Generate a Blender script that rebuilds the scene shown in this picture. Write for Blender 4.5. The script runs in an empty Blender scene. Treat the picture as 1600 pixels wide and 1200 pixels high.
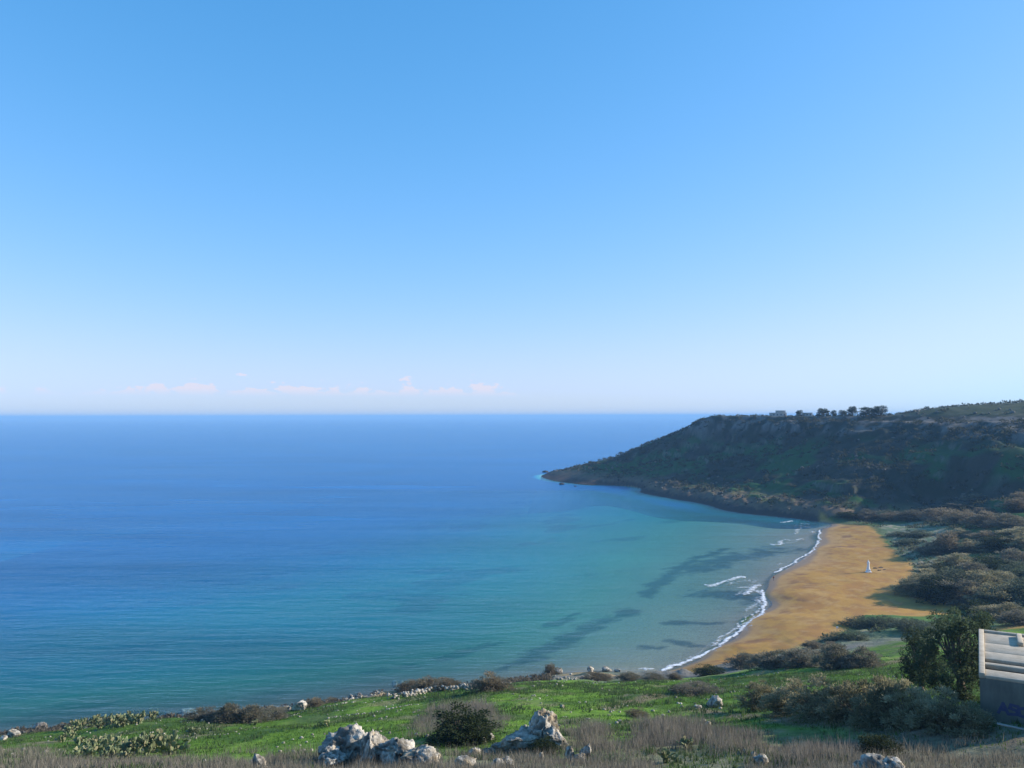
import bpy, math, random
import numpy as np

# ------------------------------------------------------------------ camera, sky, sun, exposure
scene = bpy.context.scene
col = scene.collection
FPX = 1256.0                       # focal length in pixels of the 1600 px wide photograph
PITCH = math.atan(50.0 / FPX)      # the horizon lies 50 px under the middle
ROLL = math.radians(-0.14)
CAM_Z = 60.0
cam_data = bpy.data.cameras.new('camera')
cam = bpy.data.objects.new('camera', cam_data)
col.objects.link(cam)
cam.location = (0, 0, CAM_Z)
cam_data.sensor_width = 36.0
cam_data.lens = 36.0 * FPX / 1600.0
cam_data.clip_start = 0.5
cam_data.clip_end = 200000.0
from mathutils import Matrix, Vector
RM = Matrix.Rotation(math.pi / 2 + PITCH, 3, 'X') @ Matrix.Rotation(ROLL, 3, 'Z')
cam.rotation_euler = RM.to_euler()
scene.camera = cam
RMN = np.array(RM)

SUN_AZ = math.radians(7.0)        # how far the sun stands ahead of the camera's right hand
SUN_EL = math.radians(23.0)
to_sun = Vector((math.cos(SUN_EL) * math.cos(SUN_AZ), math.cos(SUN_EL) * math.sin(SUN_AZ), math.sin(SUN_EL)))
sun_data = bpy.data.lights.new('sun', 'SUN')
sun_data.energy = 5.0
sun_data.angle = math.radians(0.53)
sun_data.color = (1.0, 0.90, 0.76)
sun = bpy.data.objects.new('sun', sun_data)
col.objects.link(sun)
sun.rotation_euler = (-to_sun).to_track_quat('-Z', 'Y').to_euler()
sun.location = (300, 100, 300)

world = bpy.data.worlds.new('World')
scene.world = world
world.use_nodes = True
wn, wl = world.node_tree.nodes, world.node_tree.links
wn.clear()
w_out = wn.new('ShaderNodeOutputWorld')
w_bg = wn.new('ShaderNodeBackground')
w_bg.inputs['Strength'].default_value = 0.12
def wmath(op, a, b=None, c=None, clamp=False):
    n = wn.new('ShaderNodeMath'); n.operation = op; n.use_clamp = clamp
    for i, v in enumerate((a, b, c)):
        if v is None: continue
        if isinstance(v, (int, float)): n.inputs[i].default_value = v
        else: wl.new(v, n.inputs[i])
    return n.outputs[0]


sky = wn.new('ShaderNodeTexSky')
sky.sky_type = 'NISHITA'
sky.sun_disc = False
sky.sun_elevation = SUN_EL
sky.sun_rotation = math.pi / 2 - SUN_AZ
sky.altitude = 60
sky.air_density = 1.0
sky.dust_density = 0.35
sky.ozone_density = 2.2
hs = wn.new('ShaderNodeHueSaturation')
hs.inputs['Saturation'].default_value = 1.0
wb = wn.new('ShaderNodeMix'); wb.data_type = 'RGBA'; wb.blend_type = 'MULTIPLY'   # the camera's cool white balance
wb.inputs['Factor'].default_value = 1.0
wb.inputs['B'].default_value = (.80, 1.06, 1.28, 1)
wl.new(sky.outputs[0], wb.inputs['A'])
sc_ = wn.new('ShaderNodeSeparateColor'); cc_ = wn.new('ShaderNodeCombineColor')
wl.new(wb.outputs['Result'], sc_.inputs[0])
for i, (gain, gam) in enumerate(((1.45, 1.38), (.93, .79), (1.02, .62))):       # the camera's response, one curve per channel
    p_ = wn.new('ShaderNodeMath'); p_.operation = 'POWER'
    q_ = wn.new('ShaderNodeMath'); q_.operation = 'MULTIPLY'; q_.inputs[1].default_value = .1875
    r_ = wn.new('ShaderNodeMath'); r_.operation = 'MULTIPLY'; r_.inputs[1].default_value = gain / .1875
    wl.new(sc_.outputs[i], q_.inputs[0]); wl.new(q_.outputs[0], p_.inputs[0]); p_.inputs[1].default_value = gam
    wl.new(p_.outputs[0], r_.inputs[0])
    # shoulder of the curve
    sh = wmath('ADD', 1.0, wmath('MULTIPLY', wmath('POWER', wmath('MULTIPLY', r_.outputs[0], .1875), 2.0), (.58, .27, .0)[i]))
    wl.new(wmath('DIVIDE', r_.outputs[0], sh), cc_.inputs[i])
wl.new(cc_.outputs[0], hs.inputs['Color'])
# a low bank of small fair-weather clouds far out over the horizon, all the way round
tc = wn.new('ShaderNodeTexCoord')
sep = wn.new('ShaderNodeSeparateXYZ')
wl.new(tc.outputs['Generated'], sep.inputs[0])


az = wmath('ARCTAN2', sep.outputs[0], sep.outputs[1])
el = wmath('ARCSINE', sep.outputs[2])
cmb = wn.new('ShaderNodeCombineXYZ')
wl.new(wmath('MULTIPLY', az, 33.0), cmb.inputs[0])
wl.new(wmath('MULTIPLY', el, 70.0), cmb.inputs[1])
nz = wn.new('ShaderNodeTexNoise')
nz.inputs['Scale'].default_value = 1.0
nz.inputs['Detail'].default_value = 7.0
nz.inputs['Roughness'].default_value = 0.6
wl.new(cmb.outputs[0], nz.inputs['Vector'])
cmb2 = wn.new('ShaderNodeCombineXYZ')
wl.new(wmath('MULTIPLY', az, 7.0), cmb2.inputs[0])
cmb2.inputs[1].default_value = 3.7
nz2 = wn.new('ShaderNodeTexNoise')
nz2.inputs['Scale'].default_value = 1.0
nz2.inputs['Detail'].default_value = 3.0
wl.new(cmb2.outputs[0], nz2.inputs['Vector'])
# here and there a bank: flat base near 1.5 degrees, heaped tops up to 2.7
sway = wmath('MULTIPLY', wmath('COSINE', wmath('MULTIPLY', wmath('ADD', az, 0.27), 5.0)), 0.55)
pres = wmath('MULTIPLY', wmath('ADD', sway, wmath('MULTIPLY', wmath('SUBTRACT', nz2.outputs[0], 0.5), 2.6)), 2.6, clamp=True)
top = wmath('ADD', 0.022, wmath('MULTIPLY', pres, wmath('MULTIPLY', wmath('SUBTRACT', nz.outputs[0], 0.35), 0.095)))
m_top = wmath('MULTIPLY', wmath('SUBTRACT', top, el), 330.0, clamp=True)
m_bot = wmath('MULTIPLY', wmath('SUBTRACT', el, 0.024), 110.0, clamp=True)
m_cl = wmath('MULTIPLY', wmath('MULTIPLY', m_top, m_bot), 0.9)
mixc = wn.new('ShaderNodeMix'); mixc.data_type = 'RGBA'
wl.new(m_cl, mixc.inputs['Factor'])
wl.new(hs.outputs[0], mixc.inputs['A'])
mixc.inputs['B'].default_value = (4.3, 4.2, 4.9, 1)
wl.new(mixc.outputs['Result'], w_bg.inputs['Color'])
wl.new(w_bg.outputs[0], w_out.inputs[0])

scene.view_settings.view_transform = 'Standard'
scene.view_settings.look = 'None'
scene.view_settings.exposure = 0.644
scene.view_settings.gamma = 1.0
scene.view_settings.use_curve_mapping = False
scene.cycles.use_denoising = True
scene.cycles.max_bounces = 6
scene.cycles.diffuse_bounces = 2
scene.cycles.glossy_bounces = 2
scene.cycles.transmission_bounces = 2
scene.cycles.transparent_max_bounces = 12
scene.cycles.volume_bounces = 0
scene.cycles.sample_clamp_indirect = 6.0
scene.cycles.caustics_reflective = False
scene.cycles.caustics_refractive = False


# ------------------------------------------------------------------ helpers
def ray(px, py):
    """unit-depth ray through a pixel of the photograph: direction with y = 1"""
    d = RMN @ np.array([(px - 800.0) / FPX, (600.0 - py) / FPX, -1.0])
    return d / d[1]


def PZ(px, py, z):
    d = ray(px, py)
    t = (z - CAM_Z) / d[2]
    return np.array([d[0] * t, t, z])


def PY(px, py, y):
    d = ray(px, py)
    return np.array([d[0] * y, y, CAM_Z + d[2] * y])


def _hash(ix, iy, seed):
    h = (ix.astype(np.int64) * 374761393 + iy.astype(np.int64) * 668265263 + seed * 974634777) & 0x7fffffff
    h = ((h ^ (h >> 13)) * 1274126177) & 0x7fffffff
    h = h ^ (h >> 16)
    return (h & 0xffff) / 65535.0


def vnoise(x, y, seed=0):
    x = np.asarray(x, float); y = np.asarray(y, float)
    ix, iy = np.floor(x), np.floor(y)
    fx, fy = x - ix, y - iy
    ux, uy = fx * fx * (3 - 2 * fx), fy * fy * (3 - 2 * fy)
    a, b = _hash(ix, iy, seed), _hash(ix + 1, iy, seed)
    c, d = _hash(ix, iy + 1, seed), _hash(ix + 1, iy + 1, seed)
    return (a * (1 - ux) + b * ux) * (1 - uy) + (c * (1 - ux) + d * ux) * uy


def fbm(x, y, octaves=4, seed=0, gain=0.5):
    s = 0.0; amp = 1.0; tot = 0.0
    x = np.asarray(x, float); y = np.asarray(y, float)
    for k in range(octaves):
        s = s + amp * vnoise(x, y, seed + 17 * k)
        tot += amp; amp *= gain
        x, y = x * 2.03 + 11.3, y * 2.03 - 7.7
    return s / tot


def sstep(a, b, x):
    t = np.clip((np.asarray(x, float) - a) / (b - a), 0, 1)
    return t * t * (3 - 2 * t)


def seg_dist(x, y, pts):
    """distance to a polyline"""
    best = np.full(np.shape(x), 1e9)
    for (ax, ay), (bx, by) in zip(pts[:-1], pts[1:]):
        dx, dy = bx - ax, by - ay
        t = np.clip(((x - ax) * dx + (y - ay) * dy) / (dx * dx + dy * dy + 1e-9), 0, 1)
        best = np.minimum(best, np.hypot(x - ax - t * dx, y - ay - t * dy))
    return best


def poly_sd(x, y, pts):
    """signed distance to a closed polygon, positive inside"""
    d = seg_dist(x, y, list(pts) + [pts[0]])
    inside = np.zeros(np.shape(x), bool)
    n = len(pts)
    for i in range(n):
        ax, ay = pts[i]; bx, by = pts[(i + 1) % n]
        cond = ((ay > y) != (by > y)) & (x < (bx - ax) * (y - ay) / (by - ay + 1e-12) + ax)
        inside ^= cond
    return np.where(inside, d, -d)


def mesh_np(name, verts, faces_flat, loop_tot, smooth=False):
    me = bpy.data.meshes.new(name)
    verts = np.asarray(verts, np.float32); faces_flat = np.asarray(faces_flat, np.int32); loop_tot = np.asarray(loop_tot, np.int32)
    me.vertices.add(len(verts)); me.vertices.foreach_set('co', verts.ravel())
    me.loops.add(len(faces_flat)); me.loops.foreach_set('vertex_index', faces_flat)
    me.polygons.add(len(loop_tot))
    ls = np.zeros(len(loop_tot), np.int32); ls[1:] = np.cumsum(loop_tot)[:-1]
    me.polygons.foreach_set('loop_start', ls)
    me.polygons.foreach_set('loop_total', loop_tot)
    if smooth:
        me.polygons.foreach_set('use_smooth', np.ones(len(loop_tot), bool))
    me.update(calc_edges=True)
    return me


def link(name, me, mat=None, parent=None):
    o = bpy.data.objects.new(name, me)
    if mat is not None and me is not None and len(me.materials) == 0:
        me.materials.append(mat)
    col.objects.link(o)
    if parent is not None:
        o.parent = parent
    return o


def tag(o, label=None, cat=None, group=None, kind=None):
    if label: o['label'] = label
    if cat: o['category'] = cat
    if group: o['group'] = group
    if kind: o['kind'] = kind
    return o


def empty(name, loc, rz=0.0, s=1.0):
    o = bpy.data.objects.new(name, None)
    o.empty_display_size = 0.3
    o.location = loc; o.rotation_euler = (0, 0, rz); o.scale = (s, s, s)
    col.objects.link(o)
    return o


def nmat(name):
    m = bpy.data.materials.new(name)
    m.use_nodes = True
    nt = m.node_tree
    return m, nt, nt.nodes['Principled BSDF']


def node(nt, typ, **kw):
    n = nt.nodes.new(typ)
    for k, v in kw.items():
        setattr(n, k, v)
    return n


def col_attr(me, name, rgb):
    a = me.color_attributes.new(name, 'FLOAT_COLOR', 'POINT')
    c = np.ones((len(rgb), 4), np.float32); c[:, :3] = rgb
    a.data.foreach_set('color', c.ravel())

# ------------------------------------------------------------------ the lie of the land
# control points of the ground: (x, y, z) in metres, the camera stands at (0, 0, 60)
CP = []


def cy(px, py, y): CP.append(PY(px, py, y))
def cz(px, py, z): CP.append(PZ(px, py, z))


# under and around the viewpoint
for x, y, z in ((0, 0, 57.5), (-40, 0, 54), (50, 0, 57), (-90, 20, 40), (90, 20, 55), (0, 25, 48.5), (-30, 28, 46), (30, 25, 50),
                (0, -40, 62), (-80, -40, 52), (100, -40, 62), (160, 0, 58), (200, 60, 50), (240, 120, 42)):
    CP.append(np.array([x, y, z], float))
# near hillside
cy(0, 1200, 56); cy(0, 1172, 86); cy(200, 1200, 54); cy(200, 1165, 82); cy(210, 1132, 104); cy(130, 1150, 96)
cy(400, 1200, 50); cy(400, 1155, 78); cy(400, 1131, 104)
cy(600, 1200, 47); cy(600, 1130, 82); cy(600, 1096, 116); cy(620, 1086, 132)
cy(800, 1200, 46); cy(800, 1120, 78); cy(800, 1085, 110); cy(800, 1066, 138)
cy(1000, 1200, 45); cy(1000, 1120, 76); cy(1000, 1080, 118); cy(1000, 1066, 148)
cy(1200, 1200, 43.5); cy(1200, 1140, 58); cy(1200, 1090, 84); cy(1200, 1044, 146)
cy(1400, 1200, 42); cy(1400, 1145, 53); cy(1400, 1085, 80); cy(1400, 1040, 122)
cy(1600, 1200, 41); cy(1600, 1150, 47); cy(1550, 1120, 53); cy(1540, 1075, 75)
cy(1700, 1150, 45); cy(1750, 1050, 80); cy(1700, 1010, 125)
# shore of the near hill, west to the beach
for px, py in ((-120, 1162), (0, 1147), (60, 1141), (130, 1132), (240, 1124), (340, 1118), (440, 1106), (520, 1097), (600, 1081), (700, 1073), (800, 1062), (850, 1056), (900, 1050), (970, 1050)):
    cz(px, py + 1, 0.0)
for px, py in ((0, 1157), (130, 1144), (340, 1128), (520, 1104), (700, 1080), (860, 1062)):
    cz(px, py, 8.0)
# beach: waterline, crest, back
WATERLINE = [(970, 1050), (1010, 1051), (1050, 1046), (1090, 1032), (1130, 1006), (1160, 982), (1188, 957), (1203, 938), (1199, 920), (1203, 906), (1235, 886), (1262, 868), (1281, 848), (1284, 830), (1286, 817)]
for px, py in WATERLINE: cz(px, py, 0.0)
for px, py in ((1090, 1041), (1150, 1008), (1200, 966), (1225, 930), (1250, 900), (1300, 858), (1310, 826)): cz(px, py, 1.1)
for px, py in ((1160, 1026), (1250, 985), (1300, 930), (1357, 893), (1370, 855), (1350, 824)): cz(px, py, 2.2)
for px, py in ((1230, 1014), (1320, 985), (1400, 960), (1480, 950), (1430, 910), (1440, 885), (1400, 850)): cz(px, py, 3.0)
# foot of the near hill on the valley side
for px, py, z in ((1100, 1052, 4.0), (1200, 1028, 5.0), (1300, 1012, 5.0), (1400, 1000, 6), (1500, 985, 7), (1600, 975, 9)): cz(px, py, z)
# valley floor, rising inland to the right
for px, py, z in ((1500, 925, 5.0), (1600, 930, 6), (1480, 860, 5), (1600, 870, 8), (1420, 815, 4.5), (1500, 815, 8), (1600, 815, 13), (1720, 860, 12), (1800, 950, 12), (1750, 800, 20), (1440, 795, 7)):
    cz(px, py, z)
# foot of the far headland
for px, py in ((849, 742), (868, 752), (920, 758), (1000, 769), (1060, 781), (1130, 797), (1200, 806), (1250, 811)): cz(px, py, 0.0)
for px, py, z in ((1300, 806, 3), (1350, 803, 4), (1410, 792, 8), (1500, 775, 14), (1600, 766, 20), (1700, 756, 26)): cz(px, py, z)
# its flank
FL = [(1000, 727, 740), (1070, 740, 655), (1110, 700, 715), (1160, 750, 590), (1180, 700, 650), (1240, 760, 530), (1260, 705, 595), (1320, 770, 478), (1340, 715, 545), (1420, 735, 490), (1450, 700, 520), (1540, 715, 465), (1600, 700, 470)]
for a in FL: cy(*a)
# its rim and its top
RIM = [(880, 736, 832), (905, 728, 835), (960, 714, 825), (1000, 698, 812), (1040, 684, 795), (1075, 669, 775), (1097, 656, 755), (1112, 650.5, 740), (1200, 652, 690), (1300, 652, 640), (1390, 652, 600), (1450, 641, 590), (1520, 635, 580), (1600, 631, 570), (1700, 622, 560)]
for a in RIM: cy(*a)
for px, y, z in ((1112, 840, 58), (1200, 820, 60), (1300, 800, 59), (1400, 760, 62), (1520, 740, 70), (1650, 720, 75), (1250, 980, 45), (1500, 1000, 60), (1750, 900, 76)):
    CP.append(np.array([(px - 800) / FPX * y, y, z]))
for x, y, z in ((80, 930, -28), (150, 990, -28), (260, 1100, -28), (420, 1180, 0), (760, 1000, 74), (760, 600, 78), (760, 300, 76), (520, 250, 55), (420, 100, 60), (600, 0, 74)):
    CP.append(np.array([x, y, z], float))
# sea bed
SB = [(1220, 838, 1.0), (1240, 865, .9), (1180, 870, 1.7), (1150, 900, 1.7), (1170, 935, 1.0), (1120, 960, 1.6), (1060, 1005, 1.5), (1000, 1030, 1.3), (950, 1015, 2.2), (1000, 960, 2.8), (1060, 900, 3.0), (1100, 850, 3.2), (1150, 820, 2.4), (950, 900, 5), (900, 980, 4.5), (830, 1040, 3.0), (800, 1000, 5.5), (1000, 840, 6), (1050, 800, 5), (900, 860, 8), (800, 920, 9), (700, 1030, 6), (650, 960, 10), (560, 1050, 7), (450, 1000, 10.5), (420, 1085, 6), (300, 1050, 10), (250, 1105, 6), (100, 1120, 6.5), (100, 1060, 11), (0, 1000, 17), (300, 950, 17), (550, 890, 19), (750, 840, 17), (900, 790, 14), (960, 775, 7), (700, 780, 26), (400, 850, 27), (100, 900, 27), (0, 800, 34), (500, 760, 34), (800, 740, 28), (825, 738, 30), (700, 738, 40), (780, 733, 42), (840, 728, 40), (835, 746, 26), (800, 710, 34), (860, 715, 42), (960, 700, 42), (-150, 1100, 14), (-200, 900, 34), (600, 720, 38), (300, 720, 40), (780, 748, 32), (760, 765, 32), (810, 757, 26), (740, 745, 40), (840, 762, 22), (700, 752, 38)]
for px, py, dz in SB: cz(px, py, -dz)
_k = []
for p in CP:                                   # no two control points on the same spot
    if all(math.hypot(p[0] - q_[0], p[1] - q_[1]) > max(2.5, .012 * p[1]) for q_ in _k): _k.append(p)
CP = np.array(_k)
_xy = CP[:, :2]
_c = 7.0
_A = np.sqrt(((_xy[:, None] - _xy[None]) ** 2).sum(-1) + _c * _c) / 100.0
_n = len(CP)
_M = np.zeros((_n + 3, _n + 3)); _M[:_n, :_n] = _A + np.eye(_n) * 1e-3
_P = np.c_[np.ones(_n), _xy / 100.0]
_M[:_n, _n:] = _P; _M[_n:, :_n] = _P.T
_w = np.linalg.solve(_M, np.r_[CP[:, 2], 0, 0, 0])


def rbf(x, y):
    x = np.asarray(x, float).ravel(); y = np.asarray(y, float).ravel()
    out = np.empty(len(x))
    for s in range(0, len(x), 40000):
        xs, ys = x[s:s + 40000], y[s:s + 40000]
        d = np.sqrt((xs[:, None] - _xy[None, :, 0]) ** 2 + (ys[:, None] - _xy[None, :, 1]) ** 2 + _c * _c) / 100.0
        out[s:s + 40000] = d @ _w[:_n] + _w[_n] + (_w[_n + 1] * xs + _w[_n + 2] * ys) / 100.0
    return out


def pxy(lst, z): return [tuple(PZ(px, py, z)[:2]) for px, py in lst]


SAND = pxy([(985, 1052), (1045, 1050), (1090, 1030), (1130, 1002), (1160, 978), (1186, 955), (1200, 938), (1196, 920), (1200, 905), (1233, 884), (1260, 866), (1279, 848), (1282, 830), (1280, 812)], 0.0) \
     + pxy([(1320, 814), (1360, 821), (1380, 842), (1404, 868), (1430, 888), (1440, 905), (1450, 920), (1475, 935), (1505, 947), (1478, 962), (1440, 968), (1395, 964), (1350, 963), (1328, 983), (1295, 999), (1262, 1011)], 2.8) \
     + pxy([(1200, 1018), (1160, 1032), (1110, 1048), (1060, 1056)], 2.8)
SAND2 = pxy([(1530, 985), (1560, 979), (1620, 982), (1660, 990), (1600, 1000)], 7.5)
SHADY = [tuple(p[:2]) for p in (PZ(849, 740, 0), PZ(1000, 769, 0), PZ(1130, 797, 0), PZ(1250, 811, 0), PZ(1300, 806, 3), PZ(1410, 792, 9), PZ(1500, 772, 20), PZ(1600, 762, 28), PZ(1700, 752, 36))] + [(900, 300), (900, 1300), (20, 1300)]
EARTH = [[PZ(*p) for p in ((588, 1090, 15), (620, 1082, 14), (660, 1079, 14))],]


def zbase(x, y):
    z = rbf(x, y)
    k = 1 + 3 * sstep(34, 5, seg_dist(np.ravel(x), np.ravel(y), SHADY[:4]))       # the sea bed drops off quickly under the headland
    k = k + 8 * sstep(640, 740, np.ravel(y)) * sstep(110, 70, np.ravel(x))
    return np.maximum(np.where(z < 0, z * k, z), -44.0)


def gfun(x, y):
    """height of the ground with its relief, and masks"""
    shp = np.shape(x)
    x = np.asarray(x, float).ravel(); y = np.asarray(y, float).ravel()
    z0 = zbase(x, y)
    head = sstep(-12, 14, poly_sd(x, y, SHADY)) * sstep(-1.0, 3.0, z0)
    sand = np.maximum(sstep(-1.4, 1.4, poly_sd(x, y, SAND) + (fbm(x * .22, y * .22, 3, 5) - .5) * 5 * sstep(1.2, 2.6, z0)),
                      sstep(-1.5, 1.5, poly_sd(x, y, SAND2)))
    land = sstep(0.0, 2.0, z0)
    near = (1 - head) * sstep(230, 170, y - 0.12 * x)
    z = z0 + 0.0
    # the headland: ledges, gullies and a rock band under the rim
    big = fbm(x * .016, y * .016, 4, 3) - .5
    rid = np.abs(fbm(x * .045 + big * 2, y * .03, 4, 9) - .5) * 2
    hh = head * sstep(2, 12, z0)
    z = z + hh * (big * 8 + (.35 - rid) * 6 * sstep(57, 44, z0)) * sstep(58, 50, z0)
    led = np.mod(z + (fbm(x * .02, y * .02, 3, 21) - .5) * 14, 9.0)
    z = z + hh * sstep(57, 49, z0) * (sstep(5.2, 6.3, led) * 3.4 - led * .38) * sstep(.45, .65, fbm(x * .022, y * .022, 3, 77))
    clf = sstep(42, 46, z) * sstep(56, 52, z) * hh
    z = z + clf * 3.0 * (0.4 + fbm(x * .07, y * .07, 3, 4))
    rimshore = head * sstep(0.0, 1.0, z0) * sstep(9, 4, z0)
    z = z + rimshore * (2.6 + 5.0 * (fbm(x * .09, y * .09, 4, 31) - .42))
    z = z + hh * (fbm(x * .17, y * .17, 3, 44) - .5) * (.8 + 1.8 * sstep(58, 52, z0))
    z = z + head * sstep(.1, 1.5, z0) * sstep(11, 5, z0) * (fbm(x * .3, y * .3, 3, 46) - .5) * 3.2
    # near hill: swells, sheep tracks, tussocks; rocky drop at the water
    z = z + near * land * ((fbm(x * .05, y * .05, 3, 7) - .5) * 2.0 + (fbm(x * .28, y * .28, 3, 8) - .5) * .7 + (fbm(x * .9, y * .9, 2, 12) - .5) * .22)
    scar = near * sstep(0.0, 1.5, z0) * sstep(9, 2, z0) * (1 - sand)
    z = z + scar * (fbm(x * .22, y * .22, 4, 13) - .5) * 3.6
    val = (1 - head) * (1 - near) * (1 - sand) * land
    z = z + val * (fbm(x * .06, y * .06, 4, 15) - .5) * 3.0
    # sand: cusps and trodden patches
    z = z + sand * land * ((fbm(x * .11, y * .11, 4, 16) - .5) * .45 + (fbm(x * .7, y * .7, 2, 18) - .5) * .09)
    # the skyline of the headland is nearly level
    rr = np.interp(800 + FPX * x / np.maximum(y, 50), [a[0] for a in RIM], [a[1] for a in RIM])
    cap = CAM_Z + (650.0 - rr) / FPX * y + (fbm(x * .05, y * .05, 3, 47) - .5) * 1.2
    z = np.where(head > .5, np.minimum(z, cap), z)
    z = np.where(z0 < 0.0, z0 + (fbm(x * .08, y * .08, 3, 19) - .5) * .5 * sstep(0, -2, z0), z)
    return [a.reshape(shp) for a in (z, z0, head, sand, near)]


def gz(x, y):
    return float(gfun(np.array([x]), np.array([y]))[0][0])


def hit(px, py, y0=36.0, y1=1000.0):
    """where the sight line through a photograph pixel first meets the ground"""
    d = ray(px, py)
    ys = np.exp(np.linspace(math.log(y0), math.log(y1), 900))
    z = gfun(d[0] * ys, ys)[0]
    below = np.nonzero(CAM_Z + d[2] * ys <= z)[0]
    y = ys[below[0]] if len(below) else ys[-1]
    return Vector((d[0] * y, y, gz(d[0] * y, y)))


def spaced(*segs):
    out = []
    for a, b, s in segs:
        n = max(1, int(round((b - a) / s)))
        out.append(np.linspace(a, b, n, endpoint=False))
    out.append(np.array([segs[-1][1]]))
    return np.concatenate(out)


GX = spaced((-330, -110, 3.0), (-110, -45, 1.1), (-45, 60, .75), (60, 230, 1.1), (230, 480, 2.2), (480, 900, 10))
GY = spaced((-60, 38, 3.0), (38, 120, .7), (120, 200, .9), (200, 330, 1.1), (330, 520, 1.6), (520, 860, 2.6), (860, 1200, 8))
XX, YY = np.meshgrid(GX, GY)
ZZ, Z0, HEAD, SANDM, NEARM = gfun(XX, YY)
NXG, NYG = len(GX), len(GY)

# --- intrinsic colours of the ground, vertex by vertex
def lerp(a, b, t): return a + (b - a) * t[..., None]
def c3(*v): return np.array(v, float)


x, y = XX, YY
n1 = fbm(x * .035, y * .035, 4, 51); n2 = fbm(x * .16, y * .16, 4, 52); n3 = fbm(x * .6, y * .6, 3, 53)
gyz, gxz = np.gradient(ZZ, GY, GX)
slope = np.hypot(gxz, gyz)
grass = lerp(c3(.075, .15, .016) + 0 * x[..., None], c3(.13, .235, .024), sstep(.3, .7, n1))
grass = lerp(grass, c3(.045, .085, .028), sstep(.52, .72, n2) * .7)
grass = lerp(grass, c3(.15, .19, .055), sstep(.58, .75, n3) * .4)
dry = lerp(c3(.17, .145, .10) + 0 * x[..., None], c3(.24, .215, .15), n3)
earth = lerp(c3(.30, .21, .11) + 0 * x[..., None], c3(.36, .27, .15), n2)
rock = lerp(c3(.26, .235, .19) + 0 * x[..., None], c3(.42, .39, .33), n3)
C = grass
# strips of dry grass towards the viewer and on the right
tdry = sstep(62, 50, y + (n1 - .5) * 26 - np.abs(x + 2) * .05)
C = lerp(C, dry, tdry * .85)
# tracks across the grass
for trk in ([(1085, 1108), (1160, 1119), (1250, 1130), (1360, 1138), (1480, 1148), (1600, 1160)], [(950, 1108), (985, 1098), (1050, 1085)], [(1310, 1052), (1330, 1046), (1360, 1040), (1390, 1037), (1420, 1027)]):
    pts = [tuple(hit(*p)[:2]) for p in trk]
    C = lerp(C, c3(.20, .15, .10), sstep(1.7, .5, seg_dist(x, y, pts) + (n3 - .5) * 1.4) * .9)
C = lerp(C, rock * .55, NEARM * sstep(9.5, 6.5, Z0 + (n2 - .5) * 5))
C = lerp(C, rock * .8, NEARM * sstep(.75, 1.1, slope) * .8)
# pale bare bank by the shore
for px, py, r in ((612, 1086, 5.5), (650, 1079, 4.5), (905, 1054, 6.0), (945, 1056, 4.0)):
    p = hit(px, py)
    C = lerp(C, earth, sstep(r, r * .6, np.hypot(x - p.x, (y - p.y) * .6) + (n2 - .5) * 4))
C = lerp(C, c3(.24, .185, .12), NEARM * sstep(.60, .70, fbm(x * .22, y * .22, 4, 57)) * .6 * sstep(9, 11, Z0))
# valley: scrubby green and brown
vall = (1 - NEARM) * (1 - HEAD)
vcol = lerp(c3(.075, .125, .040) + 0 * x[..., None], c3(.11, .13, .055), sstep(.4, .7, n2))
vcol = lerp(vcol, c3(.06, .14, .035), sstep(.5, .62, n1))
dune = pxy([(1375, 818), (1440, 815), (1500, 840), (1480, 872), (1440, 886), (1405, 862)], 4)
vcol = lerp(vcol, lerp(c3(.12, .17, .09) + 0 * x[..., None], c3(.30, .26, .18), sstep(.45, .65, n3)), sstep(-3, 3, poly_sd(x, y, dune)))
dune2 = pxy([(1230, 1016), (1330, 985), (1350, 966), (1400, 966), (1450, 972), (1480, 1000), (1380, 1020), (1290, 1030)], 4)
vcol = lerp(vcol, lerp(c3(.08, .15, .055) + 0 * x[..., None], c3(.33, .27, .16), sstep(.52, .68, n2)), sstep(-3, 3, poly_sd(x, y, dune2)))
grn2 = pxy([(1355, 990), (1420, 988), (1440, 1018), (1370, 1022)], 5)
vcol = lerp(vcol, c3(.07, .17, .035), sstep(-2, 2, poly_sd(x, y, grn2)))
for f in ([(1530, 783), (1585, 780), (1585, 793), (1525, 795)], [(1545, 771), (1580, 769), (1575, 776), (1540, 778)]):
    vcol = lerp(vcol, c3(.16, .26, .05), sstep(-2, 2, poly_sd(x, y, [tuple(hit(*p)[:2]) for p in f])))
C = lerp(C, vcol, vall)
# headland: dark scrub, green sward, grey ledges, ochre foot
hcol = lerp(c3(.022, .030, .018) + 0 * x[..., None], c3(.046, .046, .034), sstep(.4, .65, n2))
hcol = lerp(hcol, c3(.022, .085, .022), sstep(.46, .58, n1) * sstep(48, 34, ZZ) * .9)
hrock = lerp(c3(.10, .09, .078) + 0 * x[..., None], c3(.20, .185, .16), n3)
hcol = lerp(hcol, hrock, np.clip(sstep(.85, 1.25, slope) * .6 * sstep(.4, .6, n1) + sstep(44, 50, ZZ) * sstep(.45, .6, n2) * sstep(63, 58, ZZ) * .9, 0, 1))
hcol = lerp(hcol, lerp(c3(.045, .07, .025) + 0 * x[..., None], c3(.07, .085, .038), n2), sstep(58, 61, ZZ) * .6)
hcol = lerp(hcol, lerp(c3(.12, .085, .06) + 0 * x[..., None], c3(.19, .13, .08), n3), sstep(11, 5, ZZ + (n2 - .5) * 6))
hcol = lerp(hcol, c3(.055, .045, .04), sstep(4.5, 2.0, ZZ + (n3 - .5) * 3.0))
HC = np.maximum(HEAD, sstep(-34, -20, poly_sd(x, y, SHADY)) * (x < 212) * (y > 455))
C = lerp(C, hcol, HC)
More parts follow.
